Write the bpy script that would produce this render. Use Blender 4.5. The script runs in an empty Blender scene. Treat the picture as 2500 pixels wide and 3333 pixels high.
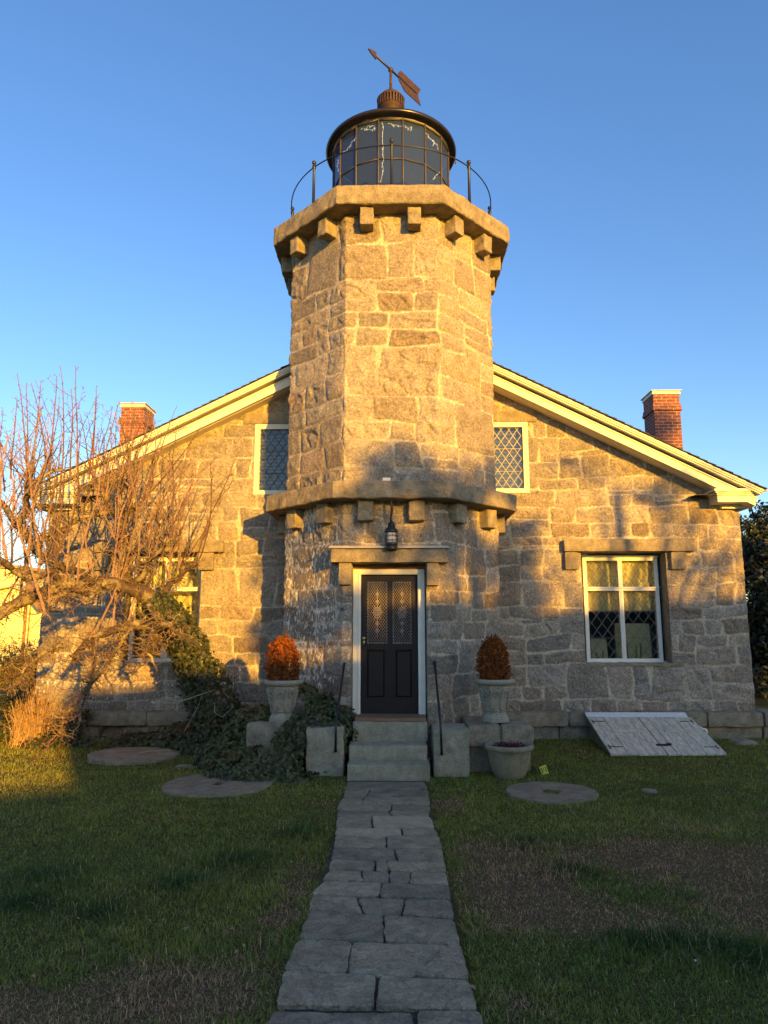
import bpy, math, random
import numpy as np
from math import radians as R, pi
random.seed(7)
RNG = np.random.default_rng(7)
scene = bpy.context.scene

# ------------------------------------------------------------------ camera, sky, sun, exposure
CAM_H, CAM_PITCH, CAM_YAW, CAM_F = 1.926, 0.1636, 0.0144, 2271.5      # focal length in pixels of the 2500x3333 photo
cam_d = bpy.data.cameras.new('camera')
cam = bpy.data.objects.new('camera', cam_d)
scene.collection.objects.link(cam)
cam.location = (0, 0, CAM_H)
cam.rotation_euler = (pi / 2 + CAM_PITCH, 0, CAM_YAW)
cam_d.sensor_fit = 'VERTICAL'
cam_d.sensor_height = 36.0
cam_d.lens = CAM_F / 3333 * 36
cam_d.clip_start, cam_d.clip_end = 0.05, 2000
scene.camera = cam
scene.render.resolution_x, scene.render.resolution_y = 768, 1024

SUN_AZ, SUN_EL = R(28.0), R(9.6)        # sun stands behind the camera to the right, low
world = bpy.data.worlds.new('World')
scene.world = world
world.use_nodes = True
wn = world.node_tree
wn.nodes.clear()
w_out = wn.nodes.new('ShaderNodeOutputWorld')
w_bg = wn.nodes.new('ShaderNodeBackground')
w_sky = wn.nodes.new('ShaderNodeTexSky')
w_sky.sky_type = 'NISHITA'
w_sky.sun_disc = False
w_sky.sun_elevation = SUN_EL
w_sky.sun_rotation = pi - SUN_AZ
w_sky.air_density, w_sky.dust_density, w_sky.ozone_density = 1.0, 0.6, 2.0
w_bg.inputs['Strength'].default_value = 0.138
w_hs = wn.nodes.new('ShaderNodeHueSaturation')
w_hs.inputs['Saturation'].default_value = 1.2
w_hs.inputs['Hue'].default_value = 0.511
w_hs.inputs['Value'].default_value = 1.0
wn.links.new(w_sky.outputs[0], w_hs.inputs['Color'])
w_mx = wn.nodes.new('ShaderNodeMix')
w_mx.data_type = 'RGBA'
w_mx.inputs[0].default_value = 0.10
w_mx.inputs[7].default_value = (0.46, 1.02, 2.30, 1)          # thin even haze over the clear-sky gradient
wn.links.new(w_hs.outputs[0], w_mx.inputs[6])
wn.links.new(w_mx.outputs[2], w_bg.inputs[0])
wn.links.new(w_bg.outputs[0], w_out.inputs[0])

sun_d = bpy.data.lights.new('sun', 'SUN')
sun_d.energy = 5.0
sun_d.angle = R(0.5)
sun_d.color = (1.0, 0.50, 0.04)
sun = bpy.data.objects.new('sun', sun_d)
scene.collection.objects.link(sun)
sun.rotation_euler = (pi / 2 - SUN_EL, 0, SUN_AZ)      # light travels towards (-sin az, cos az) and down

scene.view_settings.view_transform = 'Standard'
scene.view_settings.look = 'None'
scene.view_settings.exposure = 1.32
scene.view_settings.gamma = 1.0

# ------------------------------------------------------------------ measuring helper (photo pixel -> point at a known depth)
def at(u, v, Y):
    a = (u - 1250) / CAM_F; b = (1666.5 - v) / CAM_F
    yr = math.cos(CAM_PITCH) - b * math.sin(CAM_PITCH); z = math.sin(CAM_PITCH) + b * math.cos(CAM_PITCH)
    x = a * math.cos(CAM_YAW) - yr * math.sin(CAM_YAW); y = a * math.sin(CAM_YAW) + yr * math.cos(CAM_YAW)
    t = Y / y
    return np.array([x * t, Y, CAM_H + z * t])

def atz(u, v, Z):
    p = at(u, v, 1.0)
    t = (Z - CAM_H) / (p[2] - CAM_H)
    return np.array([p[0] * t, t, Z])

# ------------------------------------------------------------------ noise
def _h(ix, iy, iz, s):
    n = (ix.astype(np.int64) * 374761393 + iy.astype(np.int64) * 668265263 + iz.astype(np.int64) * 2147483647 + s * 1274126177) & 0xffffffff
    n = ((n ^ (n >> 13)) * 1274126177) & 0xffffffff
    n = n ^ (n >> 16)
    return n.astype(np.float64) / 4294967295.0

def vn3(x, y, z, s=0):
    x = np.asarray(x, float); y = np.asarray(y, float); z = np.asarray(z, float)
    x, y, z = np.broadcast_arrays(x, y, z)
    ix, iy, iz = np.floor(x), np.floor(y), np.floor(z)
    fx, fy, fz = x - ix, y - iy, z - iz
    fx, fy, fz = fx * fx * (3 - 2 * fx), fy * fy * (3 - 2 * fy), fz * fz * (3 - 2 * fz)
    r = 0
    for a in (0, 1):
        for b in (0, 1):
            for c in (0, 1):
                w = (fx if a else 1 - fx) * (fy if b else 1 - fy) * (fz if c else 1 - fz)
                r = r + w * _h(ix + a, iy + b, iz + c, s)
    return r * 2 - 1

def vn2(x, y, s=0):
    return vn3(x, y, np.zeros(1), s)

def fbm3(x, y, z, s=0, o=4):
    r = 0; a = 0.5
    for i in range(o):
        r = r + a * vn3(x, y, z, s + i * 17); x, y, z = x * 2.03, y * 2.03, z * 2.03; a *= 0.5
    return r

def sstep(a, b, x):
    t = np.clip((x - a) / (b - a), 0, 1)
    return t * t * (3 - 2 * t)

# ------------------------------------------------------------------ objects
COL = scene.collection
def link(o, parent=None):
    COL.objects.link(o)
    if parent is not None: o.parent = parent
    return o

def thing(name, label, cat, loc=(0, 0, 0), group=None):
    o = bpy.data.objects.new(name, None)
    o.empty_display_size = 0.2
    o.location = loc
    link(o)
    return tag(o, label, cat, group)

def tag(o, label, cat, group=None):
    o['label'] = label; o['category'] = cat
    if group: o['group'] = group
    return o

def root_loc(parent):
    l = np.zeros(3)
    while parent is not None:
        l += np.array(parent.location); parent = parent.parent
    return l

class MB:
    """collects vertices and faces; build() links them as one mesh object"""
    def __init__(s): s.V = []; s.Q = []; s.T = []; s.N = []; s.n = 0
    def add(s, V, Q=None, T=None, NG=None):
        V = np.asarray(V, float).reshape(-1, 3)
        if Q is not None and len(Q): s.Q.append(np.asarray(Q, np.int64).reshape(-1, 4) + s.n)
        if T is not None and len(T): s.T.append(np.asarray(T, np.int64).reshape(-1, 3) + s.n)
        if NG is not None:
            for f in NG: s.N.append([i + s.n for i in f])
        s.V.append(V); s.n += len(V)
        return s
    def box(s, a, b):
        x0, y0, z0 = a; x1, y1, z1 = b
        V = [(x0, y0, z0), (x1, y0, z0), (x1, y1, z0), (x0, y1, z0), (x0, y0, z1), (x1, y0, z1), (x1, y1, z1), (x0, y1, z1)]
        return s.add(V, [(0, 3, 2, 1), (4, 5, 6, 7), (0, 1, 5, 4), (1, 2, 6, 5), (2, 3, 7, 6), (3, 0, 4, 7)])
    def hexa(s, V):
        return s.add(V, [(0, 3, 2, 1), (4, 5, 6, 7), (0, 1, 5, 4), (1, 2, 6, 5), (2, 3, 7, 6), (3, 0, 4, 7)])
    def bar(s, p, q, w, d, up=(0, 1, 0)):
        """rectangular bar from p to q, w across, d along 'up'"""
        p = np.asarray(p, float); q = np.asarray(q, float)
        t = (q - p) / np.linalg.norm(q - p); n = np.asarray(up, float); n = n - t * n.dot(t); n /= np.linalg.norm(n)
        b = np.cross(t, n)
        V = [p + b * w / 2 * i + n * d / 2 * j for i, j in ((-1, -1), (1, -1), (1, 1), (-1, 1))] + [q + b * w / 2 * i + n * d / 2 * j for i, j in ((-1, -1), (1, -1), (1, 1), (-1, 1))]
        return s.hexa(V)
    def tube(s, pts, rad, k=6, cap=True, wob=0, seed=0):
        P = np.asarray(pts, float); n = len(P)
        r = np.broadcast_to(np.asarray(rad, float), (n,))
        T = np.gradient(P, axis=0); T /= np.linalg.norm(T, axis=1)[:, None] + 1e-12
        ref = np.array([0, 0, 1.0]) if abs(T[0, 2]) < 0.9 else np.array([1.0, 0, 0])
        Nn = np.zeros_like(P); a = np.cross(T[0], ref); a /= np.linalg.norm(a)
        for i in range(n):
            a = a - T[i] * a.dot(T[i]); a /= np.linalg.norm(a) + 1e-12; Nn[i] = a
        B = np.cross(T, Nn)
        th = np.arange(k) * 2 * pi / k
        V = P[:, None, :] + r[:, None, None] * (np.cos(th)[None, :, None] * Nn[:, None, :] + np.sin(th)[None, :, None] * B[:, None, :])
        V = V.reshape(-1, 3)
        if wob:
            f = fbm3(V[:, 0] * 9, V[:, 1] * 9, V[:, 2] * 9, seed)
            C = np.repeat(P, k, 0); V = C + (V - C) * (1 + wob * f)[:, None]
        i, j = np.meshgrid(np.arange(n - 1), np.arange(k), indexing='ij')
        j2 = (j + 1) % k
        Q = np.stack([i * k + j, i * k + j2, (i + 1) * k + j2, (i + 1) * k + j], -1).reshape(-1, 4)
        s.add(V, Q)
        if cap:
            b0 = s.n - n * k
            s.N.append([b0 + x for x in range(k)][::-1]); s.N.append([b0 + (n - 1) * k + x for x in range(k)])
        return s
    def lathe(s, prof, c=(0, 0, 0), k=32, rot=0, sharp=1.0, cap=True):
        """prof: list of (r, z)"""
        c = np.asarray(c, float); n = len(prof)
        th = np.arange(k) * 2 * pi / k + rot
        V = np.array([[(c[0] + r * math.cos(t), c[1] + r * math.sin(t), c[2] + z) for t in th] for r, z in prof]).reshape(-1, 3)
        i, j = np.meshgrid(np.arange(n - 1), np.arange(k), indexing='ij'); j2 = (j + 1) % k
        Q = np.stack([i * k + j, i * k + j2, (i + 1) * k + j2, (i + 1) * k + j], -1).reshape(-1, 4)
        b0 = s.n
        s.add(V, Q)
        if cap:
            s.N.append([b0 + x for x in range(k)][::-1]); s.N.append([b0 + (n - 1) * k + x for x in range(k)])
        return s
    def prism(s, poly, z0, z1):
        n = len(poly)
        V = [(x, y, z0) for x, y in poly] + [(x, y, z1) for x, y in poly]
        return s.add(V, [(i, (i + 1) % n, n + (i + 1) % n, n + i) for i in range(n)], NG=[list(range(n))[::-1], list(range(n, 2 * n))])
    def prismY(s, poly, y0, y1):
        """polygon in x,z pushed along y"""
        n = len(poly)
        V = [(x, y0, z) for x, z in poly] + [(x, y1, z) for x, z in poly]
        return s.add(V, [(i, n + i, n + (i + 1) % n, (i + 1) % n) for i in range(n)], NG=[list(range(n)), list(range(n, 2 * n))[::-1]])
    def ball(s, c, r, k=12, m=8, sq=1.0):
        prof = [(max(1e-4, r * math.sin(pi * i / m)), -r * sq * math.cos(pi * i / m)) for i in range(m + 1)]
        return s.lathe(prof, c, k)
    def rough_box(s, a, b, res=0.05, amp=0.01, rnd=0.02, freq=8, seed=0, oct=4):
        """stone block: surface grid, rounded arrises, noise displaced"""
        a = np.asarray(a, float); b = np.asarray(b, float); c = (a + b) / 2; h = (b - a) / 2
        for ax in range(3):
            u, v = [i for i in range(3) if i != ax]
            nu = max(2, int(round(2 * h[u] / res)) + 1); nv = max(2, int(round(2 * h[v] / res)) + 1)
            gu, gv = np.meshgrid(np.linspace(-h[u], h[u], nu), np.linspace(-h[v], h[v], nv), indexing='ij')
            idx = np.arange(nu * nv).reshape(nu, nv)
            Q = np.stack([idx[:-1, :-1], idx[1:, :-1], idx[1:, 1:], idx[:-1, 1:]], -1).reshape(-1, 4)
            for sg in (-1, 1):
                P = np.zeros((nu * nv, 3)); P[:, u] = gu.ravel(); P[:, v] = gv.ravel(); P[:, ax] = sg * h[ax]
                r = min(rnd, h.min() * 0.9)
                q = np.clip(P, -h + r, h - r); d = P - q; ln = np.linalg.norm(d, axis=1)[:, None]
                dn = d / (ln + 1e-9)
                P = q + dn * np.minimum(ln, r)
                W = P + c
                f = fbm3(W[:, 0] * freq, W[:, 1] * freq, W[:, 2] * freq, seed, oct)
                P = W + dn * (amp * 1.6 * f)[:, None]
                flip = (sg > 0) != (ax == 1)
                s.add(P, Q if flip else Q[:, ::-1])
        return s
    def build(s, name, mat, parent=None, smooth=False, local=False, attrs=None):
        V = np.concatenate(s.V) if s.V else np.zeros((0, 3))
        if parent is not None and not local: V = V - root_loc(parent)
        Q = np.concatenate(s.Q) if s.Q else np.zeros((0, 4), np.int64)
        T = np.concatenate(s.T) if s.T else np.zeros((0, 3), np.int64)
        li = np.concatenate([Q.ravel(), T.ravel()] + [np.asarray(f) for f in s.N]).astype(np.int32)
        tot = np.concatenate([np.full(len(Q), 4), np.full(len(T), 3), np.array([len(f) for f in s.N], int)]).astype(np.int32)
        st = np.concatenate([[0], np.cumsum(tot)[:-1]]).astype(np.int32)
        me = bpy.data.meshes.new(name)
        me.vertices.add(len(V)); me.vertices.foreach_set('co', V.astype(np.float32).ravel())
        me.loops.add(len(li)); me.loops.foreach_set('vertex_index', li)
        me.polygons.add(len(tot)); me.polygons.foreach_set('loop_start', st); me.polygons.foreach_set('loop_total', tot)
        me.update(calc_edges=True)
        me.polygons.foreach_set('use_smooth', np.full(len(tot), bool(smooth)))
        if attrs:
            for k, (ty, data) in attrs.items():
                a = me.attributes.new(k, ty, 'POINT')
                a.data.foreach_set('color' if ty == 'FLOAT_COLOR' else 'value', np.asarray(data, np.float32).ravel())
        me.validate(verbose=False)
        if mat is not None: me.materials.append(mat)
        o = bpy.data.objects.new(name, me)
        return link(o, parent)

def copy_tree(o, parent=None):
    c = o.copy(); COL.objects.link(c)
    if parent is not None: c.parent = parent
    for ch in list(o.children): copy_tree(ch, c)
    return c

# ------------------------------------------------------------------ materials
def new_mat(name):
    m = bpy.data.materials.new(name); m.use_nodes = True
    nt = m.node_tree
    return m, nt, nt.nodes['Principled BSDF'], nt.nodes['Material Output']

def nd(nt, t, **kw):
    n = nt.nodes.new(t)
    for k, v in kw.items():
        if k.startswith('i_'): n.inputs[k[2:].replace('_', ' ')].default_value = v
        else: setattr(n, k, v)
    return n

def ramp(nt, fac, stops):
    r = nt.nodes.new('ShaderNodeValToRGB')
    while len(r.color_ramp.elements) > len(stops): r.color_ramp.elements.remove(r.color_ramp.elements[-1])
    while len(r.color_ramp.elements) < len(stops): r.color_ramp.elements.new(0.5)
    for e, (p, c) in zip(r.color_ramp.elements, stops):
        e.position = p; e.color = (*c, 1) if len(c) == 3 else c
    nt.links.new(fac, r.inputs[0])
    return r

def mix(nt, fac, a, b, mode='MIX'):
    m = nt.nodes.new('ShaderNodeMix'); m.data_type = 'RGBA'; m.blend_type = mode
    for sock, v in ((m.inputs[0], fac), (m.inputs[6], a), (m.inputs[7], b)):
        if hasattr(v, 'is_output'): nt.links.new(v, sock)
        else: sock.default_value = v if not isinstance(v, tuple) else ((*v, 1) if len(v) == 3 else v)
    return m.outputs[2]

def simple(name, col, rough=0.6, metal=0.0, var=0.15, scale=12.0, bump=0.15, bscale=60.0, dist=0.01, spec=0.5, detail=6):
    """principled with noise in colour and bump"""
    m, nt, p, o = new_mat(name)
    tc = nd(nt, 'ShaderNodeTexCoord')
    n1 = nd(nt, 'ShaderNodeTexNoise', i_Scale=scale, i_Detail=detail)
    nt.links.new(tc.outputs['Object'], n1.inputs['Vector'])
    r = ramp(nt, n1.outputs['Fac'], [(0.25, tuple(c * (1 - var) for c in col)), (0.75, tuple(min(1, c * (1 + var)) for c in col))])
    nt.links.new(r.outputs[0], p.inputs['Base Color'])
    p.inputs['Roughness'].default_value = rough; p.inputs['Metallic'].default_value = metal
    p.inputs['Specular IOR Level'].default_value = spec
    if bump:
        n2 = nd(nt, 'ShaderNodeTexNoise', i_Scale=bscale, i_Detail=4.0)
        nt.links.new(tc.outputs['Object'], n2.inputs['Vector'])
        b = nd(nt, 'ShaderNodeBump', i_Strength=bump, i_Distance=dist)
        nt.links.new(n2.outputs['Fac'], b.inputs['Height']); nt.links.new(b.outputs[0], p.inputs['Normal'])
    return m

def masonry_mat():
    m, nt, p, o = new_mat('granite_masonry')
    tc = nd(nt, 'ShaderNodeTexCoord')
    at_ = nd(nt, 'ShaderNodeAttribute', attribute_name='Col')
    lm = nd(nt, 'ShaderNodeAttribute', attribute_name='Lime')
    n1 = nd(nt, 'ShaderNodeTexNoise', i_Scale=24.0, i_Detail=8.0, i_Roughness=0.7)
    n2 = nd(nt, 'ShaderNodeTexNoise', i_Scale=70.0, i_Detail=3.0)
    n3 = nd(nt, 'ShaderNodeTexNoise', i_Scale=26.0, i_Detail=5.0, i_Roughness=0.6)
    mp = nd(nt, 'ShaderNodeMapping'); mp.inputs['Scale'].default_value = (1, 1, 0.45)
    nt.links.new(tc.outputs['Object'], mp.inputs[0])
    for n in (n1, n2): nt.links.new(tc.outputs['Object'], n.inputs['Vector'])
    nt.links.new(mp.outputs[0], n3.inputs['Vector'])
    r1 = ramp(nt, n1.outputs['Fac'], [(0.3, (0.5,) * 3), (0.7, (1.42,) * 3)])
    r2 = ramp(nt, n2.outputs['Fac'], [(0.3, (0.55,) * 3), (0.7, (1.4,) * 3)])
    c = mix(nt, 1.0, at_.outputs['Color'], r1.outputs[0], 'MULTIPLY')
    c = mix(nt, 1.0, c, r2.outputs[0], 'MULTIPLY')
    th = nd(nt, 'ShaderNodeMath', operation='ADD'); nt.links.new(n3.outputs['Fac'], th.inputs[0]); nt.links.new(lm.outputs['Fac'], th.inputs[1])
    rl = ramp(nt, th.outputs[0], [(0.80, (0, 0, 0)), (0.86, (1, 1, 1))])
    c = mix(nt, rl.outputs[0], c, (0.68, 0.64, 0.56))
    nt.links.new(c, p.inputs['Base Color'])
    p.inputs['Roughness'].default_value = 0.85; p.inputs['Specular IOR Level'].default_value = 0.25
    n4 = nd(nt, 'ShaderNodeTexNoise', i_Scale=26.0, i_Detail=6.0, i_Roughness=0.7)
    nt.links.new(tc.outputs['Object'], n4.inputs['Vector'])
    b = nd(nt, 'ShaderNodeBump', i_Strength=1.0, i_Distance=0.025)
    nt.links.new(n4.outputs['Fac'], b.inputs['Height']); nt.links.new(b.outputs[0], p.inputs['Normal'])
    return m

def block_mat(name, col, var=0.35, tint=None):
    """single dressed granite blocks"""
    m, nt, p, o = new_mat(name)
    tc = nd(nt, 'ShaderNodeTexCoord')
    n1 = nd(nt, 'ShaderNodeTexNoise', i_Scale=7.0, i_Detail=9.0, i_Roughness=0.7)
    n2 = nd(nt, 'ShaderNodeTexNoise', i_Scale=120.0, i_Detail=3.0)
    n3 = nd(nt, 'ShaderNodeTexNoise', i_Scale=3.0, i_Detail=5.0)
    for n in (n1, n2, n3): nt.links.new(tc.outputs['Object'], n.inputs['Vector'])
    r1 = ramp(nt, n1.outputs['Fac'], [(0.3, tuple(c * (1 - var) for c in col)), (0.7, tuple(c * (1 + var) for c in col))])
    r2 = ramp(nt, n2.outputs['Fac'], [(0.3, (0.7,) * 3), (0.7, (1.25,) * 3)])
    c = mix(nt, 1.0, r1.outputs[0], r2.outputs[0], 'MULTIPLY')
    if tint:
        r3 = ramp(nt, n3.outputs['Fac'], [(0.5, (0, 0, 0)), (0.7, (0.6,) * 3)])
        c = mix(nt, r3.outputs[0], c, tint)
    nt.links.new(c, p.inputs['Base Color'])
    p.inputs['Roughness'].default_value = 0.85; p.inputs['Specular IOR Level'].default_value = 0.25
    n4 = nd(nt, 'ShaderNodeTexNoise', i_Scale=35.0, i_Detail=8.0, i_Roughness=0.7)
    nt.links.new(tc.outputs['Object'], n4.inputs['Vector'])
    b = nd(nt, 'ShaderNodeBump', i_Strength=1.0, i_Distance=0.035)
    nt.links.new(n4.outputs['Fac'], b.inputs['Height']); nt.links.new(b.outputs[0], p.inputs['Normal'])
    return m

def attr_mat(name, rough=0.6, trans=0.0, spec=0.3, var=0.25, scale=20.0):
    """colour from the mesh's Col attribute, optional leaf translucency"""
    m, nt, p, o = new_mat(name)
    a = nd(nt, 'ShaderNodeAttribute', attribute_name='Col')
    tc = nd(nt, 'ShaderNodeTexCoord')
    n = nd(nt, 'ShaderNodeTexNoise', i_Scale=scale, i_Detail=4.0)
    nt.links.new(tc.outputs['Object'], n.inputs['Vector'])
    r = ramp(nt, n.outputs['Fac'], [(0.3, (1 - var,) * 3), (0.7, (1 + var,) * 3)])
    c = mix(nt, 1.0, a.outputs['Color'], r.outputs[0], 'MULTIPLY')
    nt.links.new(c, p.inputs['Base Color'])
    p.inputs['Roughness'].default_value = rough; p.inputs['Specular IOR Level'].default_value = spec
    if trans:
        t = nd(nt, 'ShaderNodeBsdfTranslucent'); nt.links.new(c, t.inputs[0])
        ms = nd(nt, 'ShaderNodeMixShader'); ms.inputs[0].default_value = trans
        nt.links.new(p.outputs[0], ms.inputs[1]); nt.links.new(t.outputs[0], ms.inputs[2]); nt.links.new(ms.outputs[0], o.inputs[0])
    return m

def glass_mat(name, tint=(0.9, 0.92, 0.9), ior=1.5, wavy=0.03):
    m, nt, p, o = new_mat(name)
    nt.nodes.remove(p)
    tr = nd(nt, 'ShaderNodeBsdfTransparent'); tr.inputs[0].default_value = (*tint, 1)
    gl = nd(nt, 'ShaderNodeBsdfGlossy'); gl.inputs['Roughness'].default_value = 0.02
    fr = nd(nt, 'ShaderNodeFresnel'); fr.inputs['IOR'].default_value = ior
    tc = nd(nt, 'ShaderNodeTexCoord'); n = nd(nt, 'ShaderNodeTexNoise', i_Scale=9.0, i_Detail=2.0)
    b = nd(nt, 'ShaderNodeBump', i_Strength=wavy, i_Distance=0.05)
    nt.links.new(tc.outputs['Object'], n.inputs['Vector']); nt.links.new(n.outputs['Fac'], b.inputs['Height']); nt.links.new(b.outputs[0], gl.inputs['Normal'])
    ms = nd(nt, 'ShaderNodeMixShader')
    nt.links.new(fr.outputs[0], ms.inputs[0]); nt.links.new(tr.outputs[0], ms.inputs[1]); nt.links.new(gl.outputs[0], ms.inputs[2]); nt.links.new(ms.outputs[0], o.inputs[0])
    return m

def dusty_sky_glass(name):
    m = glass_mat(name, (0.86, 0.89, 0.96), 1.7, 0.01)
    nt = m.node_tree; o = nt.nodes['Material Output']
    top = o.inputs[0].links[0].from_socket
    df = nd(nt, 'ShaderNodeBsdfDiffuse'); df.inputs[0].default_value = (.09, .15, .38, 1)  # dust film, with the sky's blue reflection put into its colour
    ms = nd(nt, 'ShaderNodeMixShader'); ms.inputs[0].default_value = .24
    nt.links.new(top, ms.inputs[1]); nt.links.new(df.outputs[0], ms.inputs[2]); nt.links.new(ms.outputs[0], o.inputs[0])
    return m

def brick_mat():
    m, nt, p, o = new_mat('red_brick')
    tc = nd(nt, 'ShaderNodeTexCoord')
    sp = nd(nt, 'ShaderNodeSeparateXYZ'); nt.links.new(tc.outputs['Object'], sp.inputs[0])
    ad = nd(nt, 'ShaderNodeMath', operation='ADD'); nt.links.new(sp.outputs[0], ad.inputs[0]); nt.links.new(sp.outputs[1], ad.inputs[1])
    cb = nd(nt, 'ShaderNodeCombineXYZ'); nt.links.new(ad.outputs[0], cb.inputs[0]); nt.links.new(sp.outputs[2], cb.inputs[1])
    br = nd(nt, 'ShaderNodeTexBrick')
    br.inputs['Color1'].default_value = (0.26, 0.07, 0.042, 1); br.inputs['Color2'].default_value = (0.16, 0.045, 0.034, 1); br.inputs['Mortar'].default_value = (0.34, 0.27, 0.22, 1)
    br.inputs['Scale'].default_value = 1.0; br.inputs['Brick Width'].default_value = 0.21; br.inputs['Row Height'].default_value = 0.073; br.inputs['Mortar Size'].default_value = 0.008
    br.inputs['Bias'].default_value = 0.0
    nt.links.new(cb.outputs[0], br.inputs['Vector'])
    n = nd(nt, 'ShaderNodeTexNoise', i_Scale=14.0, i_Detail=6.0); nt.links.new(tc.outputs['Object'], n.inputs['Vector'])
    r = ramp(nt, n.outputs['Fac'], [(0.3, (0.65,) * 3), (0.7, (1.3,) * 3)])
    nt.links.new(mix(nt, 1.0, br.outputs['Color'], r.outputs[0], 'MULTIPLY'), p.inputs['Base Color'])
    p.inputs['Roughness'].default_value = 0.9
    b = nd(nt, 'ShaderNodeBump', i_Strength=0.8, i_Distance=0.012, invert=True)
    nt.links.new(br.outputs['Fac'], b.inputs['Height']); nt.links.new(b.outputs[0], p.inputs['Normal'])
    return m

def wood_mat(name, col, axis='Y', scale=7.0, var=0.45, rough=0.75, bump=0.3):
    """weathered boards with the grain stretched along one axis"""
    m, nt, p, o = new_mat(name)
    tc = nd(nt, 'ShaderNodeTexCoord'); mp = nd(nt, 'ShaderNodeMapping')
    s = {'X': (0.12, 1, 1), 'Y': (1, 0.12, 1), 'Z': (1, 1, 0.12)}[axis]
    mp.inputs['Scale'].default_value = tuple(v * scale for v in s)
    nt.links.new(tc.outputs['Object'], mp.inputs[0])
    n = nd(nt, 'ShaderNodeTexNoise', i_Scale=3.0, i_Detail=10.0, i_Roughness=0.7); nt.links.new(mp.outputs[0], n.inputs['Vector'])
    r = ramp(nt, n.outputs['Fac'], [(0.3, tuple(c * (1 - var) for c in col)), (0.65, tuple(c * (1 + var * .6) for c in col))])
    nt.links.new(r.outputs[0], p.inputs['Base Color']); p.inputs['Roughness'].default_value = rough
    b = nd(nt, 'ShaderNodeBump', i_Strength=bump, i_Distance=0.01); nt.links.new(n.outputs['Fac'], b.inputs['Height']); nt.links.new(b.outputs[0], p.inputs['Normal'])
    return m

M = {}
M['stone'] = masonry_mat()
M['block'] = block_mat('granite_block', (0.30, 0.25, 0.175), 0.45, (0.20, 0.165, 0.105))
M['step'] = block_mat('step_granite', (0.37, 0.335, 0.235), 0.35, (0.22, 0.215, 0.12))
M['slate'] = None
M['mill'] = block_mat('millstone_granite', (0.29, 0.225, 0.15), 0.4, (0.19, 0.155, 0.09))
M['urn'] = block_mat('cast_stone', (0.40, 0.355, 0.27), 0.18, (0.30, 0.265, 0.19))
M['pot'] = block_mat('mossy_terracotta', (0.29, 0.25, 0.16), 0.25, (0.34, 0.25, 0.15))
M['white'] = simple('cream_trim_paint', (0.66, 0.62, 0.50), 0.5, var=0.06, scale=6, bump=0.08)
M['frame'] = simple('white_window_paint', (0.74, 0.71, 0.62), 0.55, var=0.07, scale=9, bump=0.1)
M['door'] = simple('black_door_paint', (0.016, 0.011, 0.011), 0.5, spec=0.25, var=0.25, scale=5, bump=0.06)
M['iron'] = simple('black_iron', (0.018, 0.018, 0.02), 0.4, 0.3, var=0.3, scale=30, bump=0.15)
M['rust'] = simple('rusted_iron', (0.06, 0.032, 0.026), 0.65, 0.35, var=0.45, scale=18, bump=0.25)
M['roofmetal'] = simple('dark_roof_paint', (0.016, 0.012, 0.013), 0.3, 0.1, var=0.2, scale=8, bump=0.05)
M['brass'] = simple('brass', (0.55, 0.36, 0.14), 0.35, 0.9, var=0.15)
M['lead'] = simple('lead_came', (0.06, 0.06, 0.06), 0.6, 0.2, var=0.2)
M['leadpale'] = simple('pale_came', (0.13, 0.115, 0.10), 0.6, 0.0, var=0.2)
M['shingle'] = simple('dark_shingle', (0.05, 0.045, 0.045), 0.9, var=0.4, scale=9, bump=0.4, bscale=25)
M['glass'] = glass_mat('window_glass')
M['lglass'] = dusty_sky_glass('lantern_glass')
M['brick'] = brick_mat()
M['glint_sheet'] = simple('gold_glint_sheet', (0.85, 0.68, 0.36), 0.9, var=0.35, scale=22, bump=0.9, bscale=45, dist=0.03)  # gold colour stands in for sun glints in the panes
M['blind'] = simple('grey_slatted_blind', (0.12, 0.14, 0.17), 0.7, var=0.08)
M['card'] = simple('cream_card', (0.46, 0.43, 0.26), 0.8, var=0.08)
M['wood'] = wood_mat('threshold_wood', (0.22, 0.12, 0.06), 'X', 9)
M['grey_wood'] = wood_mat('weathered_grey_boards', (0.52, 0.465, 0.36), 'Y', 8, 0.5)
M['moss_wood'] = wood_mat('mossy_side_boards', (0.22, 0.21, 0.14), 'Z', 8, 0.4)
M['soil'] = simple('dark_soil', (0.045, 0.033, 0.026), 0.95, var=0.5, scale=30, bump=0.8, bscale=40, dist=0.02)
M['bark'] = None
M['leaf'] = attr_mat('ivy_leaf', 0.5, 0.12, 0.4)
M['dryleaf'] = attr_mat('bush_leaf', 0.75, 0.25, 0.15)
M['grass'] = attr_mat('grass_blade', 0.65, 0.25, 0.2, 0.2, 6.0)
M['twig'] = attr_mat('twig_bark', 0.8, 0.0, 0.2, 0.3, 30.0)
M['yellow'] = simple('yellow_siding_paint', (0.80, 0.72, 0.30), 0.6, var=0.05, bump=0.05)
M['yellowtag'] = simple('yellow_plastic_tag', (0.55, 0.55, 0.06), 0.5, var=0.05, bump=0)
M['blackmark'] = simple('black_print', (0.03, 0.03, 0.02), 0.6, var=0.05, bump=0)
M['bulb'] = None
M['ceil'] = simple('lantern_ceiling_paint', (0.42, 0.40, 0.46), 0.7, var=0.12, scale=3)

def emis(name, col, st):
    m, nt, p, o = new_mat(name)
    p.inputs['Base Color'].default_value = (*col, 1); p.inputs['Emission Color'].default_value = (*col, 1); p.inputs['Emission Strength'].default_value = st
    n = nd(nt, 'ShaderNodeTexNoise', i_Scale=40.0); r = ramp(nt, n.outputs['Fac'], [(0.3, tuple(c * .8 for c in col)), (0.7, col)]); nt.links.new(r.outputs[0], p.inputs['Base Color'])
    return m
M['bulb'] = emis('fairy_bulb', (1.0, 0.82, 0.45), 0.55)

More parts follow.
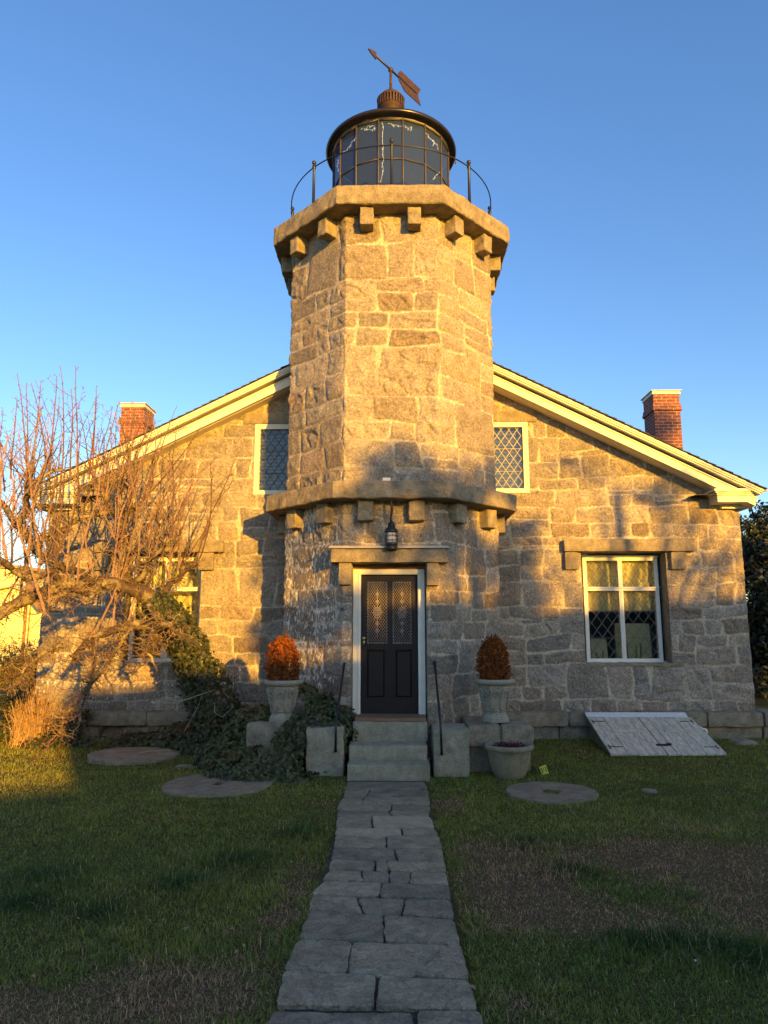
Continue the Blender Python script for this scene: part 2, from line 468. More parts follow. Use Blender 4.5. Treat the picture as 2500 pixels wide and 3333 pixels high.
def slate_mat():
    m, nt, p, o = new_mat('blue_grey_flagstone')
    tc = nd(nt, 'ShaderNodeTexCoord')
    oi = nd(nt, 'ShaderNodeObjectInfo')
    n1 = nd(nt, 'ShaderNodeTexNoise', i_Scale=5.0, i_Detail=9.0, i_Roughness=0.65)
    n2 = nd(nt, 'ShaderNodeTexNoise', i_Scale=60.0, i_Detail=5.0, i_Roughness=0.7)
    n5 = nd(nt, 'ShaderNodeTexVoronoi', i_Scale=38.0)
    for n in (n1, n2, n5): nt.links.new(tc.outputs['Object'], n.inputs['Vector'])
    r1 = ramp(nt, n1.outputs['Fac'], [(0.25, (0.13, 0.114, 0.074)), (0.5, (0.235, 0.205, 0.135)), (0.75, (0.35, 0.30, 0.20))])
    r2 = ramp(nt, n2.outputs['Fac'], [(0.3, (0.62,) * 3), (0.7, (1.38,) * 3)])
    c = mix(nt, 1.0, r1.outputs[0], r2.outputs[0], 'MULTIPLY')
    ro = ramp(nt, oi.outputs['Random'], [(0, (0.72, 0.73, 0.76)), (1, (1.25, 1.2, 1.14))])
    c = mix(nt, 1.0, c, ro.outputs[0], 'MULTIPLY')
    rs = ramp(nt, n5.outputs['Distance'], [(0.08, (1, 1, 1)), (0.14, (0, 0, 0))])
    n6 = nd(nt, 'ShaderNodeTexNoise', i_Scale=7.0); nt.links.new(tc.outputs['Object'], n6.inputs['Vector'])
    r6 = ramp(nt, n6.outputs['Fac'], [(0.55, (0, 0, 0)), (0.65, (0.4,) * 3)])
    c = mix(nt, mix(nt, 1.0, rs.outputs[0], r6.outputs[0], 'MULTIPLY'), c, (0.34, 0.34, 0.31))
    nt.links.new(c, p.inputs['Base Color'])
    p.inputs['Roughness'].default_value = 0.62; p.inputs['Specular IOR Level'].default_value = 0.35
    n3 = nd(nt, 'ShaderNodeTexNoise', i_Scale=9.0, i_Detail=9.0, i_Roughness=0.6)
    nt.links.new(tc.outputs['Object'], n3.inputs['Vector'])
    r3 = ramp(nt, n3.outputs['Fac'], [(0.42, (0, 0, 0)), (0.5, (0.5,) * 3), (0.52, (0.8,) * 3), (0.8, (1, 1, 1))])
    b = nd(nt, 'ShaderNodeBump', i_Strength=0.9, i_Distance=0.018)
    nt.links.new(r3.outputs[0], b.inputs['Height'])
    b2 = nd(nt, 'ShaderNodeBump', i_Strength=0.5, i_Distance=0.006); nt.links.new(n2.outputs['Fac'], b2.inputs['Height']); nt.links.new(b.outputs[0], b2.inputs['Normal'])
    nt.links.new(b2.outputs[0], p.inputs['Normal'])
    return m
M['slate'] = slate_mat()
M['tanslab'] = block_mat('tan_flagstone', (0.46, 0.37, 0.245), 0.22)

# ------------------------------------------------------------------ masonry: irregular ashlar as real relief
def guillotine(u0, u1, v0, v1, rng, big=1.0):
    out = []
    v = v0
    while v < v1 - 1e-6:
        hb = rng.uniform(0.52, 0.92) * big
        if v1 - (v + hb) < 0.3: hb = v1 - v
        u = u0
        while u < u1 - 1e-6:
            wc = rng.uniform(0.7, 2.0) * big
            if u1 - (u + wc) < 0.4: wc = u1 - u
            rows = [(v, v + hb)]
            if hb > 0.5 * big and rng.random() < 0.88:
                f = rng.uniform(0.36, 0.64); rows = [(v, v + hb * f), (v + hb * f, v + hb)]
                if rng.random() < 0.12:
                    f2 = f + 0.13; rows = [(v, v + hb * f), (v + hb * f, v + hb * f2), (v + hb * f2, v + hb)]
            for a, b in rows:
                x = u
                while x < u + wc - 1e-6:
                    h_ = b - a
                    w = rng.uniform(0.34, 0.95) * big if h_ > 0.2 else rng.uniform(0.25, 0.6)
                    if u + wc - (x + w) < 0.24 * big: w = u + wc - x
                    if w > 0.5 and rng.random() < 0.1:
                        s = rng.uniform(0.4, 0.6)
                        out.append((x, x + w, a, a + h_ * s)); out.append((x, x + w, a + h_ * s, b))
                    else: out.append((x, x + w, a, b))
                    x += w
            u += wc
        v += hb
    return out

def lines(breaks, res):
    """grid lines hitting every break; res may be one number or one per interval"""
    out = []
    for i in range(len(breaks) - 1):
        a, b = breaks[i], breaks[i + 1]; r = res[i] if isinstance(res, (list, tuple)) else res
        n = max(1, int(math.ceil((b - a) / r)))
        out += [a + (b - a) * k / n for k in range(n)]
    return np.array(out + [breaks[-1]])

def masonry(name, parent, us, vs, posfn, keep, seed, relief=0.024, rough=0.017, lime=None, tone=1.0, big=1.0):
    rng = random.Random(seed)
    nu, nv = len(us), len(vs)
    U, V = np.meshgrid(us, vs, indexing='ij')
    wu = U + 0.045 * vn2(U * 1.7, V * 2.1, seed + 1) + 0.014 * vn2(U * 7, V * 7, seed + 2)
    wv = V + 0.045 * vn2(U * 1.3, V * 1.2, seed + 3) + 0.014 * vn2(U * 6, V * 6, seed + 4)
    H = np.zeros((nu, nv)); C = np.zeros((nu, nv, 4)); L = np.zeros((nu, nv))
    mort = np.array([0.53, 0.45, 0.33])
    jn = 0.006 * vn2(U * 22, V * 22, seed + 9) + 0.005 * vn2(U * 4, V * 4, seed + 10)
    C[..., :3] = mort
    jn2 = vn2(U * 2.6, V * 2.6, seed + 21) + .5 * vn2(U * 9, V * 9, seed + 22)
    jn3 = vn2(U * 3.3, V * 3.3, seed + 23)
    for (a, b, c, d) in guillotine(us[0] - 0.1, us[-1] + 0.1, vs[0] - 0.1, vs[-1] + 0.1, rng, big):
        i0, i1 = np.searchsorted(us, (a - 0.1, b + 0.1)); j0, j1 = np.searchsorted(vs, (c - 0.1, d + 0.1))
        if i1 <= i0 or j1 <= j0: continue
        sl = (slice(i0, i1), slice(j0, j1))
        sh = rng.uniform(-0.06, 0.06)
        x = wu[sl]; y = wv[sl]
        ins = (x >= a) & (x < b) & (y >= c) & (y < d)
        if not ins.any(): continue
        k = 55.0
        s1 = rng.uniform(-.16, .16); s2 = rng.uniform(-.16, .16); s3 = rng.uniform(-.08, .08); s4 = rng.uniform(-.08, .08)
        mx, my = (a + b) / 2, (c + d) / 2
        ds = [x - a - np.abs(s1) * 0.12 + s1 * (y - my), b - x - np.abs(s2) * .12 + s2 * (y - my), y - c - abs(s3) * .12 + s3 * (x - mx), d - y - abs(s4) * .12 + s4 * (x - mx)]
        dd = -np.log(sum(np.exp(-k * np.clip(q, -0.1, 3)) for q in ds)) / k + jn[sl]
        jw = rng.uniform(0.001, 0.009)
        t = sstep(jw, jw + 0.020, dd); t2 = sstep(jw + 0.01, jw + 0.09, dd)
        rk = rng.uniform(0.5, 1.0); tx, ty = rng.uniform(-.03, .03), rng.uniform(-.03, .03)
        rr = rng.uniform(0.4, 1.5)
        P = (U[sl] + seed, V[sl], np.full_like(x, rng.uniform(0, 50)))
        f = fbm3(P[0] * 7, P[1] * 7, P[2], seed, 4)
        cl = np.abs(vn3(P[0] * 3.1 + 2 * P[1], P[1] * 3.1, P[2] + 5, seed))        # cleft faces
        hgt = t * relief * rk * (0.55 + 0.45 * t2) + t * (tx * (x - mx) + ty * (y - my)) + t2 * rough * rr * (f * 1.9 - 0.7 * (cl < 0.12) * rr)
        g = rng.choice([0.24, 0.265, 0.285, 0.31, 0.235, 0.21]) * tone
        warm = rng.uniform(-0.03, 0.05)
        sc = np.array([g * (1.12 + warm), g * 0.95, g * (0.76 - warm)])
        if rng.random() < 0.12: sc = np.array([g * 1.12, g * 0.88, g * 0.66]) * 0.92
        mm = sstep(jw - 0.004, jw + 0.007, dd)[..., None]
        fade = np.clip(.86 + .6 * jn2[sl], .35, 1)[..., None]                   # joints come and go: weathered, stained, or open
        mloc = mort * fade + sc * np.where(jn3[sl] > .25, .45, .85)[..., None] * (1 - fade)
        col = mloc * (1 - mm) + sc * mm * (1 + 0.35 * f[..., None])
        H[sl] = np.where(ins, hgt, H[sl])
        C[sl][..., :3] = np.where(ins[..., None], col, C[sl][..., :3])
        L[sl] = np.where(ins, 0.10 * mm[..., 0] * rng.uniform(0, 1) + 0.06 * (1 - t2), L[sl])
    C[..., 3] = 1
    C[..., :3] = np.clip(C[..., :3], 0.02, 0.9)
    if lime is not None: L = L + lime(U, V)
    P, N = posfn(U, V)
    P = P + N * H[..., None]
    idx = np.arange(nu * nv).reshape(nu, nv)
    Q = np.stack([idx[:-1, :-1], idx[1:, :-1], idx[1:, 1:], idx[:-1, 1:]], -1).reshape(-1, 4)
    uc = (U[:-1, :-1] + U[1:, 1:]) / 2; vc = (V[:-1, :-1] + V[1:, 1:]) / 2
    Q = Q[keep(uc, vc).ravel()]
    used = np.unique(Q); rem = np.zeros(nu * nv, np.int64); rem[used] = np.arange(len(used))
    mb = MB().add(P.reshape(-1, 3)[used], rem[Q])
    return mb.build(name, M['stone'], parent, smooth=True, attrs={'Col': ('FLOAT_COLOR', C.reshape(-1, 4)[used]), 'Lime': ('FLOAT', L.ravel()[used])})

# ================================================================== SETTING: ground, lawn, path
def gz(x, y):
    """lawn height"""
    x = np.asarray(x, float); y = np.asarray(y, float)
    h = 0.09 * sstep(9.3, 12.3, y) * sstep(0.9, 2.2, np.abs(x))
    h = h + 0.022 * vn2(x * 0.9, y * 0.9, 5) * sstep(0.75, 1.6, np.abs(x + 0.08)) * sstep(60, 14, y)
    return h

def brown_mask(x, y):
    """0 = green turf, 1 = dry brown turf; patches placed as the lawn shows them"""
    def blob(cx, cy, rx, ry, ang=0.0):
        c, s = math.cos(ang), math.sin(ang)
        dx, dy = x - cx, y - cy
        return np.exp(-((dx * c + dy * s) / rx) ** 2 - ((-dx * s + dy * c) / ry) ** 2)
    m = blob(2.0, 6.4, 1.1, .5, -.1) + blob(3.3, 5.9, 1.1, .6) + blob(.75, 6.2, .4, .8) + blob(.62, 7.9, .35, .4) + blob(2.9, 5.2, .9, .5, .3) + blob(1.1, 5.3, .45, .5)
    m = m + .9 * blob(-.85, 8.1, .35, .12) + 1.0 * blob(-1.1, 4.15, .55, .35) + 1.0 * blob(-2.1, 3.85, .8, .25) + .7 * blob(-.75, 5.4, .12, .9) + .6 * blob(4.5, 7.6, 1.6, .5) + .5 * blob(.6, 4.0, .2, .25)
    m = m + 0.38 * vn2(x * 1.8, y * 1.8, 31) + 0.3 * vn2(x * 6, y * 6, 32)
    return np.clip(sstep(0.2, 1.0, m) * .9, 0, 1)

def lush_mask(x, y):
    m = 0
    for cx, cy, r in ((1.38, 5.97, .28), (1.5, 4.72, .26), (2.1, 4.5, .3), (1.85, 4.75, .2), (-2.0, 5.1, .28), (-2.75, 5.75, .35), (-1.6, 5.6, .3), (-1.3, 6.2, .35), (1.2, 6.7, .25), (-2.6, 5.2, .25), (-.9, 7.0, .3)):
        m = m + np.exp(-(((x - cx) / r) ** 2 + ((y - cy) / (r * .8)) ** 2))
    return np.clip(m, 0, 1)

def ground_mat():
    m, nt, p, o = new_mat('turf_soil')
    a = nd(nt, 'ShaderNodeAttribute', attribute_name='Col')
    tc = nd(nt, 'ShaderNodeTexCoord')
    n = nd(nt, 'ShaderNodeTexNoise', i_Scale=30.0, i_Detail=8.0, i_Roughness=0.75); nt.links.new(tc.outputs['Object'], n.inputs['Vector'])
    r = ramp(nt, n.outputs['Fac'], [(0.3, (0.45,) * 3), (0.7, (1.5,) * 3)])
    nt.links.new(mix(nt, 1.0, a.outputs['Color'], r.outputs[0], 'MULTIPLY'), p.inputs['Base Color'])
    p.inputs['Roughness'].default_value = 0.95; p.inputs['Specular IOR Level'].default_value = 0.1
    b = nd(nt, 'ShaderNodeBump', i_Strength=0.8, i_Distance=0.03); nt.links.new(n.outputs['Fac'], b.inputs['Height']); nt.links.new(b.outputs[0], p.inputs['Normal'])
    return m

gx = np.concatenate([[-900, -300, -120, -60, -35, -22, -15], np.linspace(-11, 11, 111), [15, 22, 35, 60, 120, 300, 900]])
gy = np.concatenate([[-600, -200, -80, -40, -25, -12, -5], np.linspace(-1, 13.5, 76), [16, 20, 30, 50, 90, 200, 500, 1200]])
GX, GY = np.meshgrid(gx, gy, indexing='ij')
idx = np.arange(GX.size).reshape(GX.shape)
gq = np.stack([idx[:-1, :-1], idx[1:, :-1], idx[1:, 1:], idx[:-1, 1:]], -1).reshape(-1, 4)
gb = brown_mask(GX, GY)[..., None]
gc = np.array([0.075, 0.07, 0.02]) * (1 - gb) + np.array([0.13, 0.085, 0.045]) * gb
gc = np.concatenate([gc, np.ones(GX.shape + (1,))], -1)
g = MB().add(np.stack([GX, GY, gz(GX, GY)], -1).reshape(-1, 3), gq).build('ground', ground_mat(), None, True, attrs={'Col': ('FLOAT_COLOR', gc.reshape(-1, 4))})
g['kind'] = 'structure'

# flagstone path: rows traced on the ground, each stone a part of the path
path = bpy.data.objects.new('path', None); link(path); path['kind'] = 'structure'
bed = MB().add([(-0.56, 0.2, .008), (0.39, 0.2, .008), (0.39, 9.27, .008), (-0.56, 9.27, .008)], [(0, 1, 2, 3)]).build('joint_soil', M['soil'], path)
LE = [(225, 550), (345, 515), (392, 475), (490, 470), (630, 455), (730, 440), (910, 400), (1000, 350), (1090, 270), (1215, 250), (1430, 165), (1690, 50), (1960, 0), (2093, -20)]
RE = [(225, 1140), (300, 1180), (400, 1180), (492, 1180), (580, 1225), (632, 1250), (740, 1280), (845, 1300), (920, 1305), (1020, 1335), (1130, 1345), (1280, 1370), (1475, 1415), (1750, 1490), (1985, 1550), (2093, 1575)]
def le(y): return float(np.interp(y, [a for a, b in LE], [b for a, b in LE]))
def re_(y): return float(np.interp(y, [a for a, b in RE], [b for a, b in RE]))
def pc(x, y): return atz(900 + x * 0.42194, 2450 + y * 0.42194, 0.03)[:2]
flags = []      # polygons in crop pixels
def row(yl0, yr0, yl1, yr1, cuts=()):
    """one row between two bed joints; cuts are joints (x at top, x at bottom, gap)"""
    e = [(le(yl0), le(yl1), 0)] + list(cuts) + [(re_(yr0), re_(yr1), 0)]
    for (a0, a1, g0), (b0, b1, g1) in zip(e[:-1], e[1:]):
        def yy(x, l, r): return l + (r - l) * (x - le(l)) / (re_(r) - le(l))
        p = [(a0 + g0 * .6, yy(a0, yl0, yr0) + .8), (b0 - g1 * .6, yy(b0, yl0, yr0) + .8), (b1 - g1 * .6, yy(b1, yl1, yr1) - .8), (a1 + g0 * .6, yy(a1, yl1, yr1) - .8)]
        flags.append(p)
row(226, 226, 279, 283)
row(281, 285, 340, 346, [(720, 690, 6)])
row(343, 349, 388, 398, [(672, 664, 6)])
row(392, 402, 443, 452, [(895, 880, 8)])
row(447, 456, 488, 492, [(862, 900, 9)])
row(492, 496, 572, 578, [(738, 740, 9)])
row(575, 583, 629, 640, [(960, 978, 9)])
row(634, 644, 724, 738, [(850, 852, 10)])
row(731, 742, 820, 846, [(905, 935, 16)])
row(824, 852, 906, 920, [(766, 758, 6), (850, 872, 5)])
row(910, 924, 985, 1020, [(655, 668, 4), (868, 872, 7), (1034, 1024, 7)])
row(992, 1026, 1084, 1134, [(815, 790, 12)])
row(1090, 1138, 1210, 1274, [(625, 672, 9), (1000, 958, 12)])
row(1217, 1282, 1430, 1474, [(832, 826, 6)])
row(1440, 1480, 1672, 1742, [(582, 548, 8), (1330, 1065, 3)])
row(1684, 1752, 1945, 1975, [(782, 752, 12)])
n_flag_px = len(flags)
polys = [[pc(*q) for q in p] for p in flags]
yb = min(q[1] for q in polys[-1])
for (ya, yc, xs) in ((yb - .03, yb - .42, (-.63, .10, .44)), (yb - .45, yb - .9, (-.64, -.1, .43)), (yb - .93, yb - 1.5, (-.62, .2, .44)), (yb - 1.53, yb - 2.1, (-.62, -.05, .44)), (yb - 2.13, yb - 2.7, (-.62, .15, .44))):
    for a, b in zip(xs[:-1], xs[1:]): polys.append([np.array([a + .015, ya]), np.array([b - .015, ya]), np.array([b - .015, yc]), np.array([a + .015, yc])])
for k, poly in enumerate(polys):
    rng = np.random.default_rng(100 + k)
    poly = [np.asarray(q, float) for q in poly]
    cen = sum(poly) / 4
    ring = []
    for a, b in zip(poly, poly[1:] + poly[:1]):
        L_ = np.linalg.norm(b - a); n = max(2, int(L_ / 0.035))
        for i in range(n):
            ring.append(a + (b - a) * i / n)
    ring = np.array(ring)
    size = np.linalg.norm(ring - cen, axis=1)
    # rounded corners and ragged edge
    cd = np.min([np.linalg.norm(ring - q, axis=1) for q in poly], axis=0)
    f = vn2(ring[:, 0] * 14, ring[:, 1] * 14, k) * 0.012 + vn2(ring[:, 0] * 45, ring[:, 1] * 45, k + 9) * 0.006
    ring = ring + (cen - ring) / size[:, None] * (0.000 + 0.013 * np.clip(1 - cd / 0.05, 0, 1) ** 2 + .75 * f)[:, None]
    top = 0.030 + rng.uniform(-0.004, 0.008)
    tilt = rng.uniform(-0.006, 0.006, 2)
    def z(xy, t): return t + (xy[:, 0] - cen[0]) * tilt[0] + (xy[:, 1] - cen[1]) * tilt[1]
    n = len(ring)
    mb = MB()
    r2 = ring + (cen - ring) / size[:, None] * 0.010; r3 = ring + (cen - ring) * 0.5
    V = np.concatenate([np.c_[ring, np.full(n, 0.0)], np.c_[ring, z(ring, top - 0.008)], np.c_[r2, z(r2, top)], np.c_[r3, z(r3, top + .001)], [[cen[0], cen[1], top + .001]]])
    q = []
    for l in range(3):
        i = np.arange(n); j = (i + 1) % n
        q.append(np.stack([l * n + i, (l + 1) * n + i, (l + 1) * n + j, l * n + j], -1))
    i = np.arange(n); j = (i + 1) % n
    t = np.stack([3 * n + i, np.full(n, 4 * n), 3 * n + j], -1)
    # orientation: make faces point up
    area = np.sum(ring[:, 0] * np.roll(ring[:, 1], -1) - np.roll(ring[:, 0], -1) * ring[:, 1])
    q = np.concatenate(q)
    if area > 0: q = q[:, ::-1]; t = t[:, ::-1]
    mb.add(V, q, t)
    tan = k in (10, 11)
    fo = mb.build('flagstone', M['tanslab'] if tan else M['slate'], path, smooth=False)
    if tan: fo['label'] = 'pale tan flagstone among the grey ones'

# ================================================================== LIGHTHOUSE TOWER
TX, TY = -0.042, 12.0
FY = 12.35                                  # facade plane of the house
A_LOW, A_UP, A_GAL, A_LED = 1.72, 1.712, 2.043, 2.04
Z_LED0, Z_LED1, Z_GAL0, Z_GAL1 = 3.778, 4.04, 8.457, 8.775
T8 = math.tan(pi / 8)
tower = thing('lighthouse_tower', 'octagonal granite lighthouse tower with a black lantern room on top', 'lighthouse', (TX, TY, 0))

def oct_pos(apo):
    """surface of an octagon shaft; u runs round the perimeter, u = 0 at the middle of the front face"""
    s = apo * T8
    def fn(U, V):
        k = np.round(U / (2 * s)); loc = U - k * 2 * s
        th = -pi / 2 + k * pi / 4                                    # outward direction of the face
        nx, ny = np.cos(th), np.sin(th); tx, ty = -ny, nx
        P = np.stack([TX + nx * apo + tx * loc, TY + ny * apo + ty * loc, V], -1)
        e = np.clip((np.abs(loc) - (s - 0.02)) / 0.02, 0, 1) * np.sign(loc) * T8
        N = np.stack([nx + tx * e, ny + ty * e, np.zeros_like(V)], -1)
        return P, N
    return fn, s

def tower_shaft(name, apo, z0, z1, seed, hole=None, **kw):
    fn, s = oct_pos(apo)
    br = [-4 * 2 * s - 0, -3 * s, -s]
    hs = [] if hole is None else [hole[0], hole[1]]
    br = [-8 * s, -3 * s, -s] + hs + [s, 3 * s, 8 * s]
    res = [0.06, 0.016] + [0.016] * (len(hs) + 1) + [0.016, 0.06]
    us = lines(br, res)
    vb = [z0] + ([] if hole is None else [hole[2]]) + [z1]
    vs = lines(vb, 0.016)
    def keep(u, v):
        k = np.ones(u.shape, bool)
        if hole is not None: k &= ~((u > hole[0]) & (u < hole[1]) & (v < hole[2]))
        return k
    return masonry(name, tower, us, vs, fn, keep, seed, **kw)

DOOR = (-0.575, 0.515)                      # opening along u on the front face (x relative to the tower axis)
def lime_low(U, V):
    return 0.17 * sstep(-0.55, -1.0, U) * sstep(0.6, 1.3, V) + 0.03
tower_shaft('lower_wall', A_LOW, 0.0, Z_LED0 + .01, 41, hole=(DOOR[0], DOOR[1], 2.86), lime=lime_low, tone=0.92, big=0.85)
tower_shaft('upper_wall', A_UP, Z_LED1 - .01, Z_GAL0 + .01, 58, lime=lambda U, V: 0.05 * sstep(5.2, 4.2, V), big=1.04)

def oct_slab(name, apo, z0, z1, amp, seed, mat):
    """thick overhanging stone course, split faces, closed top and bottom"""
    s = apo * T8; nseg = 22; mb = MB(); rows = 7
    ring = []
    for k in range(8):
        th = -pi / 2 + k * pi / 4; n = np.array([math.cos(th), math.sin(th)]); t = np.array([-n[1], n[0]])
        for i in range(nseg):
            ring.append(n * apo + t * (-s + 2 * s * i / nseg))
    ring = np.array(ring); m = len(ring)
    zz = [z0, z0 + .012] + list(np.linspace(z0 + .05, z1 - .05, rows - 4)) + [z1 - .014, z1]
    ins = [0.02, 0.004] + [0] * (rows - 4) + [0.003, 0.018]
    V = []
    for z, i_ in zip(zz, ins):
        r = ring * (1 - i_ / apo)
        f = fbm3((TX + r[:, 0]) * 7, r[:, 1] * 7, np.full(m, z * 7), seed)
        f2 = np.abs(vn3(r[:, 0] * 16, r[:, 1] * 16, np.full(m, z * 5), seed + 3)) * (0.5 if z < (z0 + z1) / 2 else .2)
        r = r * (1 + amp * (f * 1.8 - f2) / apo)[:, None]
        V.append(np.c_[r[:, 0] + TX, r[:, 1] + TY, np.full(m, z) + amp * .5 * vn2(r[:, 0] * 9, r[:, 1] * 9, seed + 8) * (z in (z0, z0 + .012))])
    for z, fac in ((z1, .75), (z0, .75)):
        V.append(np.c_[ring * fac + np.array([TX, TY]), np.full(m, z)])
    V = np.concatenate(V); i = np.arange(m); j = (i + 1) % m
    q = [np.stack([l * m + i, l * m + j, (l + 1) * m + j, (l + 1) * m + i], -1) for l in range(rows - 1)]
    q.append(np.stack([(rows - 1) * m + i, (rows - 1) * m + j, rows * m + j, rows * m + i], -1))
    q.append(np.stack([i, (rows + 1) * m + i, (rows + 1) * m + j, j], -1))
    mb.add(V, np.concatenate(q), NG=[[rows * m + x for x in range(m)], [(rows + 1) * m + x for x in range(m)][::-1]])
    return mb.build(name, mat, tower, smooth=False)
oct_slab('gallery_slab', A_GAL, Z_GAL0, Z_GAL1, 0.02, 3, M['block'])
oct_slab('belt_course', A_LED, Z_LED0, Z_LED1, 0.02, 4, M['block'])

def corbel(apo, k, off, w, h, d, ztop, seed):
    """stone block under an overhanging course; axis-aligned build, then turned to its face"""
    mb = MB().rough_box((off - w / 2, -apo - d, ztop - h), (off + w / 2, -apo + .06, ztop), 0.02, 0.013, 0.018, 13, seed)
    a = k * pi / 4; c, s_ = math.cos(a), math.sin(a)
    mb.V = [np.stack([v[:, 0] * c - v[:, 1] * s_ + TX, v[:, 0] * s_ + v[:, 1] * c + TY, v[:, 2]], -1) for v in mb.V]
    return mb.build('corbel', M['block'], tower, smooth=True)
sd = 0
for k in range(-2, 3):
    for o in (-0.375, 0.375):
        sd += 1
        corbel(A_UP, k, o, 0.215, 0.30, 0.24, Z_GAL0 + .004, 200 + sd)
        corbel(A_LOW, k, o, 0.235, 0.31, 0.17, Z_LED0 + .004, 300 + sd)

MB().box((TX - .12, 9.99, Z_LED1 + .001), (TX - .005, 10.07, Z_LED1 + .045)).build('junction_box', M['frame'], tower)

# doorway: lintel, its two corbels, capping strip, reveal, frame
MB().rough_box((-0.93, 10.13, 2.855), (0.79, 10.45, 3.055), 0.03, 0.012, 0.02, 7, 71).build('door_lintel', M['block'], tower, smooth=True)
MB().box((-0.955, 10.10, 3.062), (0.805, 10.285, 3.088)).box((-0.94, 10.14, 3.088), (0.79, 10.285, 3.103)).build('lintel_flashing', simple('grey_flashing', (.36, .33, .28), .6), tower)
MB().rough_box((-0.81, 10.17, 2.535), (-0.62, 10.40, 2.853), 0.03, 0.006, 0.012, 9, 72).build('door_corbel', M['block'], tower, smooth=True)
MB().rough_box((0.478, 10.17, 2.525), (0.655, 10.40, 2.853), 0.03, 0.006, 0.012, 9, 73).build('door_corbel', M['block'], tower, smooth=True)
ox0, ox1 = TX + DOOR[0], TX + DOOR[1]
MB().rough_box((ox0 - .14, 10.30, 0.0), (ox0 + .004, 10.62, 2.86), 0.04, 0.008, 0.01, 9, 74).rough_box((ox1 - .004, 10.30, 0.0), (ox1 + .14, 10.62, 2.86), 0.04, 0.008, 0.01, 9, 75).build('door_reveal', M['block'], tower, smooth=True)
fr = MB().box((ox0 + .01, 10.43, .66), (-0.495, 10.60, 2.78)).box((0.352, 10.43, .66), (ox1 - .02, 10.60, 2.78)).box((-0.495, 10.43, 2.705), (0.352, 10.60, 2.78))
fr.box((-0.53, 10.415, .66), (-0.505, 10.43, 2.75)).box((0.362, 10.415, .66), (0.385, 10.43, 2.75)).box((-.505, 10.415, 2.722), (0.362, 10.43, 2.745))
fr.build('door_frame', M['frame'], tower)
MB().box((ox0, 10.45, 2.782), (ox1, 10.62, 2.87)).build('door_head', M['wood'], tower)

# door leaf
DL, DR, DB, DT, DY = -0.490, 0.347, 0.690, 2.702, 10.50
dm = MB()
st = 0.082
dm.box((DL, DY, DB), (DL + st, DY + .045, DT)).box((DR - st, DY, DB), (DR, DY + .045, DT))
mid = (DL + DR) / 2 + .01
dm.box((DL + st, DY, DT - .095), (DR - st, DY + .045, DT)).box((DL + st, DY, 1.60), (DR - st, DY + .045, 1.68)).box((DL + st, DY, DB), (DR - st, DY + .045, DB + .215))
dm.box((mid - .032, DY, 1.68), (mid + .032, DY + .045, DT - .095)).box((mid - .075, DY, DB + .215), (mid + .075, DY + .045, 1.60))
door = dm.build('door', M['door'], tower)
for a, b in ((DL + st, mid - .075), (mid + .075, DR - st)):
    pm = MB().box((a, DY + .026, DB + .215), (b, DY + .040, 1.60))
    i = .03
    V = [(a + .012, DY + .026, DB + .227), (b - .012, DY + .026, DB + .227), (b - .012, DY + .026, 1.588), (a + .012, DY + .026, 1.588),
         (a + i, DY + .010, DB + .215 + i), (b - i, DY + .010, DB + .215 + i), (b - i, DY + .010, 1.60 - i), (a + i, DY + .010, 1.60 - i)]
    pm.add(V, [(0, 1, 5, 4), (1, 2, 6, 5), (2, 3, 7, 6), (3, 0, 4, 7), (4, 5, 6, 7)])
    pm.build('panel', M['door'], door)
def lattice(x0, x1, z0, z1, y, sx, sz, w, d, mb=None):
    """diamond leading clipped to a pane in the x-z plane"""
    mb = mb or MB()
    for sg in (1, -1):
        k = sz / sx * sg
        lo, hi = (z0 - k * x1, z1 - k * x0) if sg > 0 else (z0 - k * x0, z1 - k * x1)
        c = math.floor(lo / sz) * sz + .5 * sz * 0
        while c <= hi:
            pts = []
            for x in (x0, x1):
                z = k * x + c
                if z0 <= z <= z1: pts.append((x, z))
            for z in (z0, z1):
                x = (z - c) / k
                if x0 < x < x1: pts.append((x, z))
            if len(pts) >= 2:
                pts = sorted(set((round(a, 5), round(b, 5)) for a, b in pts))
                p, q = pts[0], pts[-1]
                if math.hypot(q[0] - p[0], q[1] - p[1]) > 0.02:
                    yy = y if sg > 0 else y - d * .55
                    mb.bar((p[0], yy, p[1]), (q[0], yy, q[1]), w, d)
            c += sz
    return mb
def ring_xz(mb, cx, cz, r, y, t, k=20, sq=1.0):
    th = np.linspace(0, 2 * pi, k + 1)
    mb.tube(np.stack([cx + r * np.cos(th), np.full(k + 1, y), cz + r * sq * np.sin(th)], -1), t, 4, cap=False)
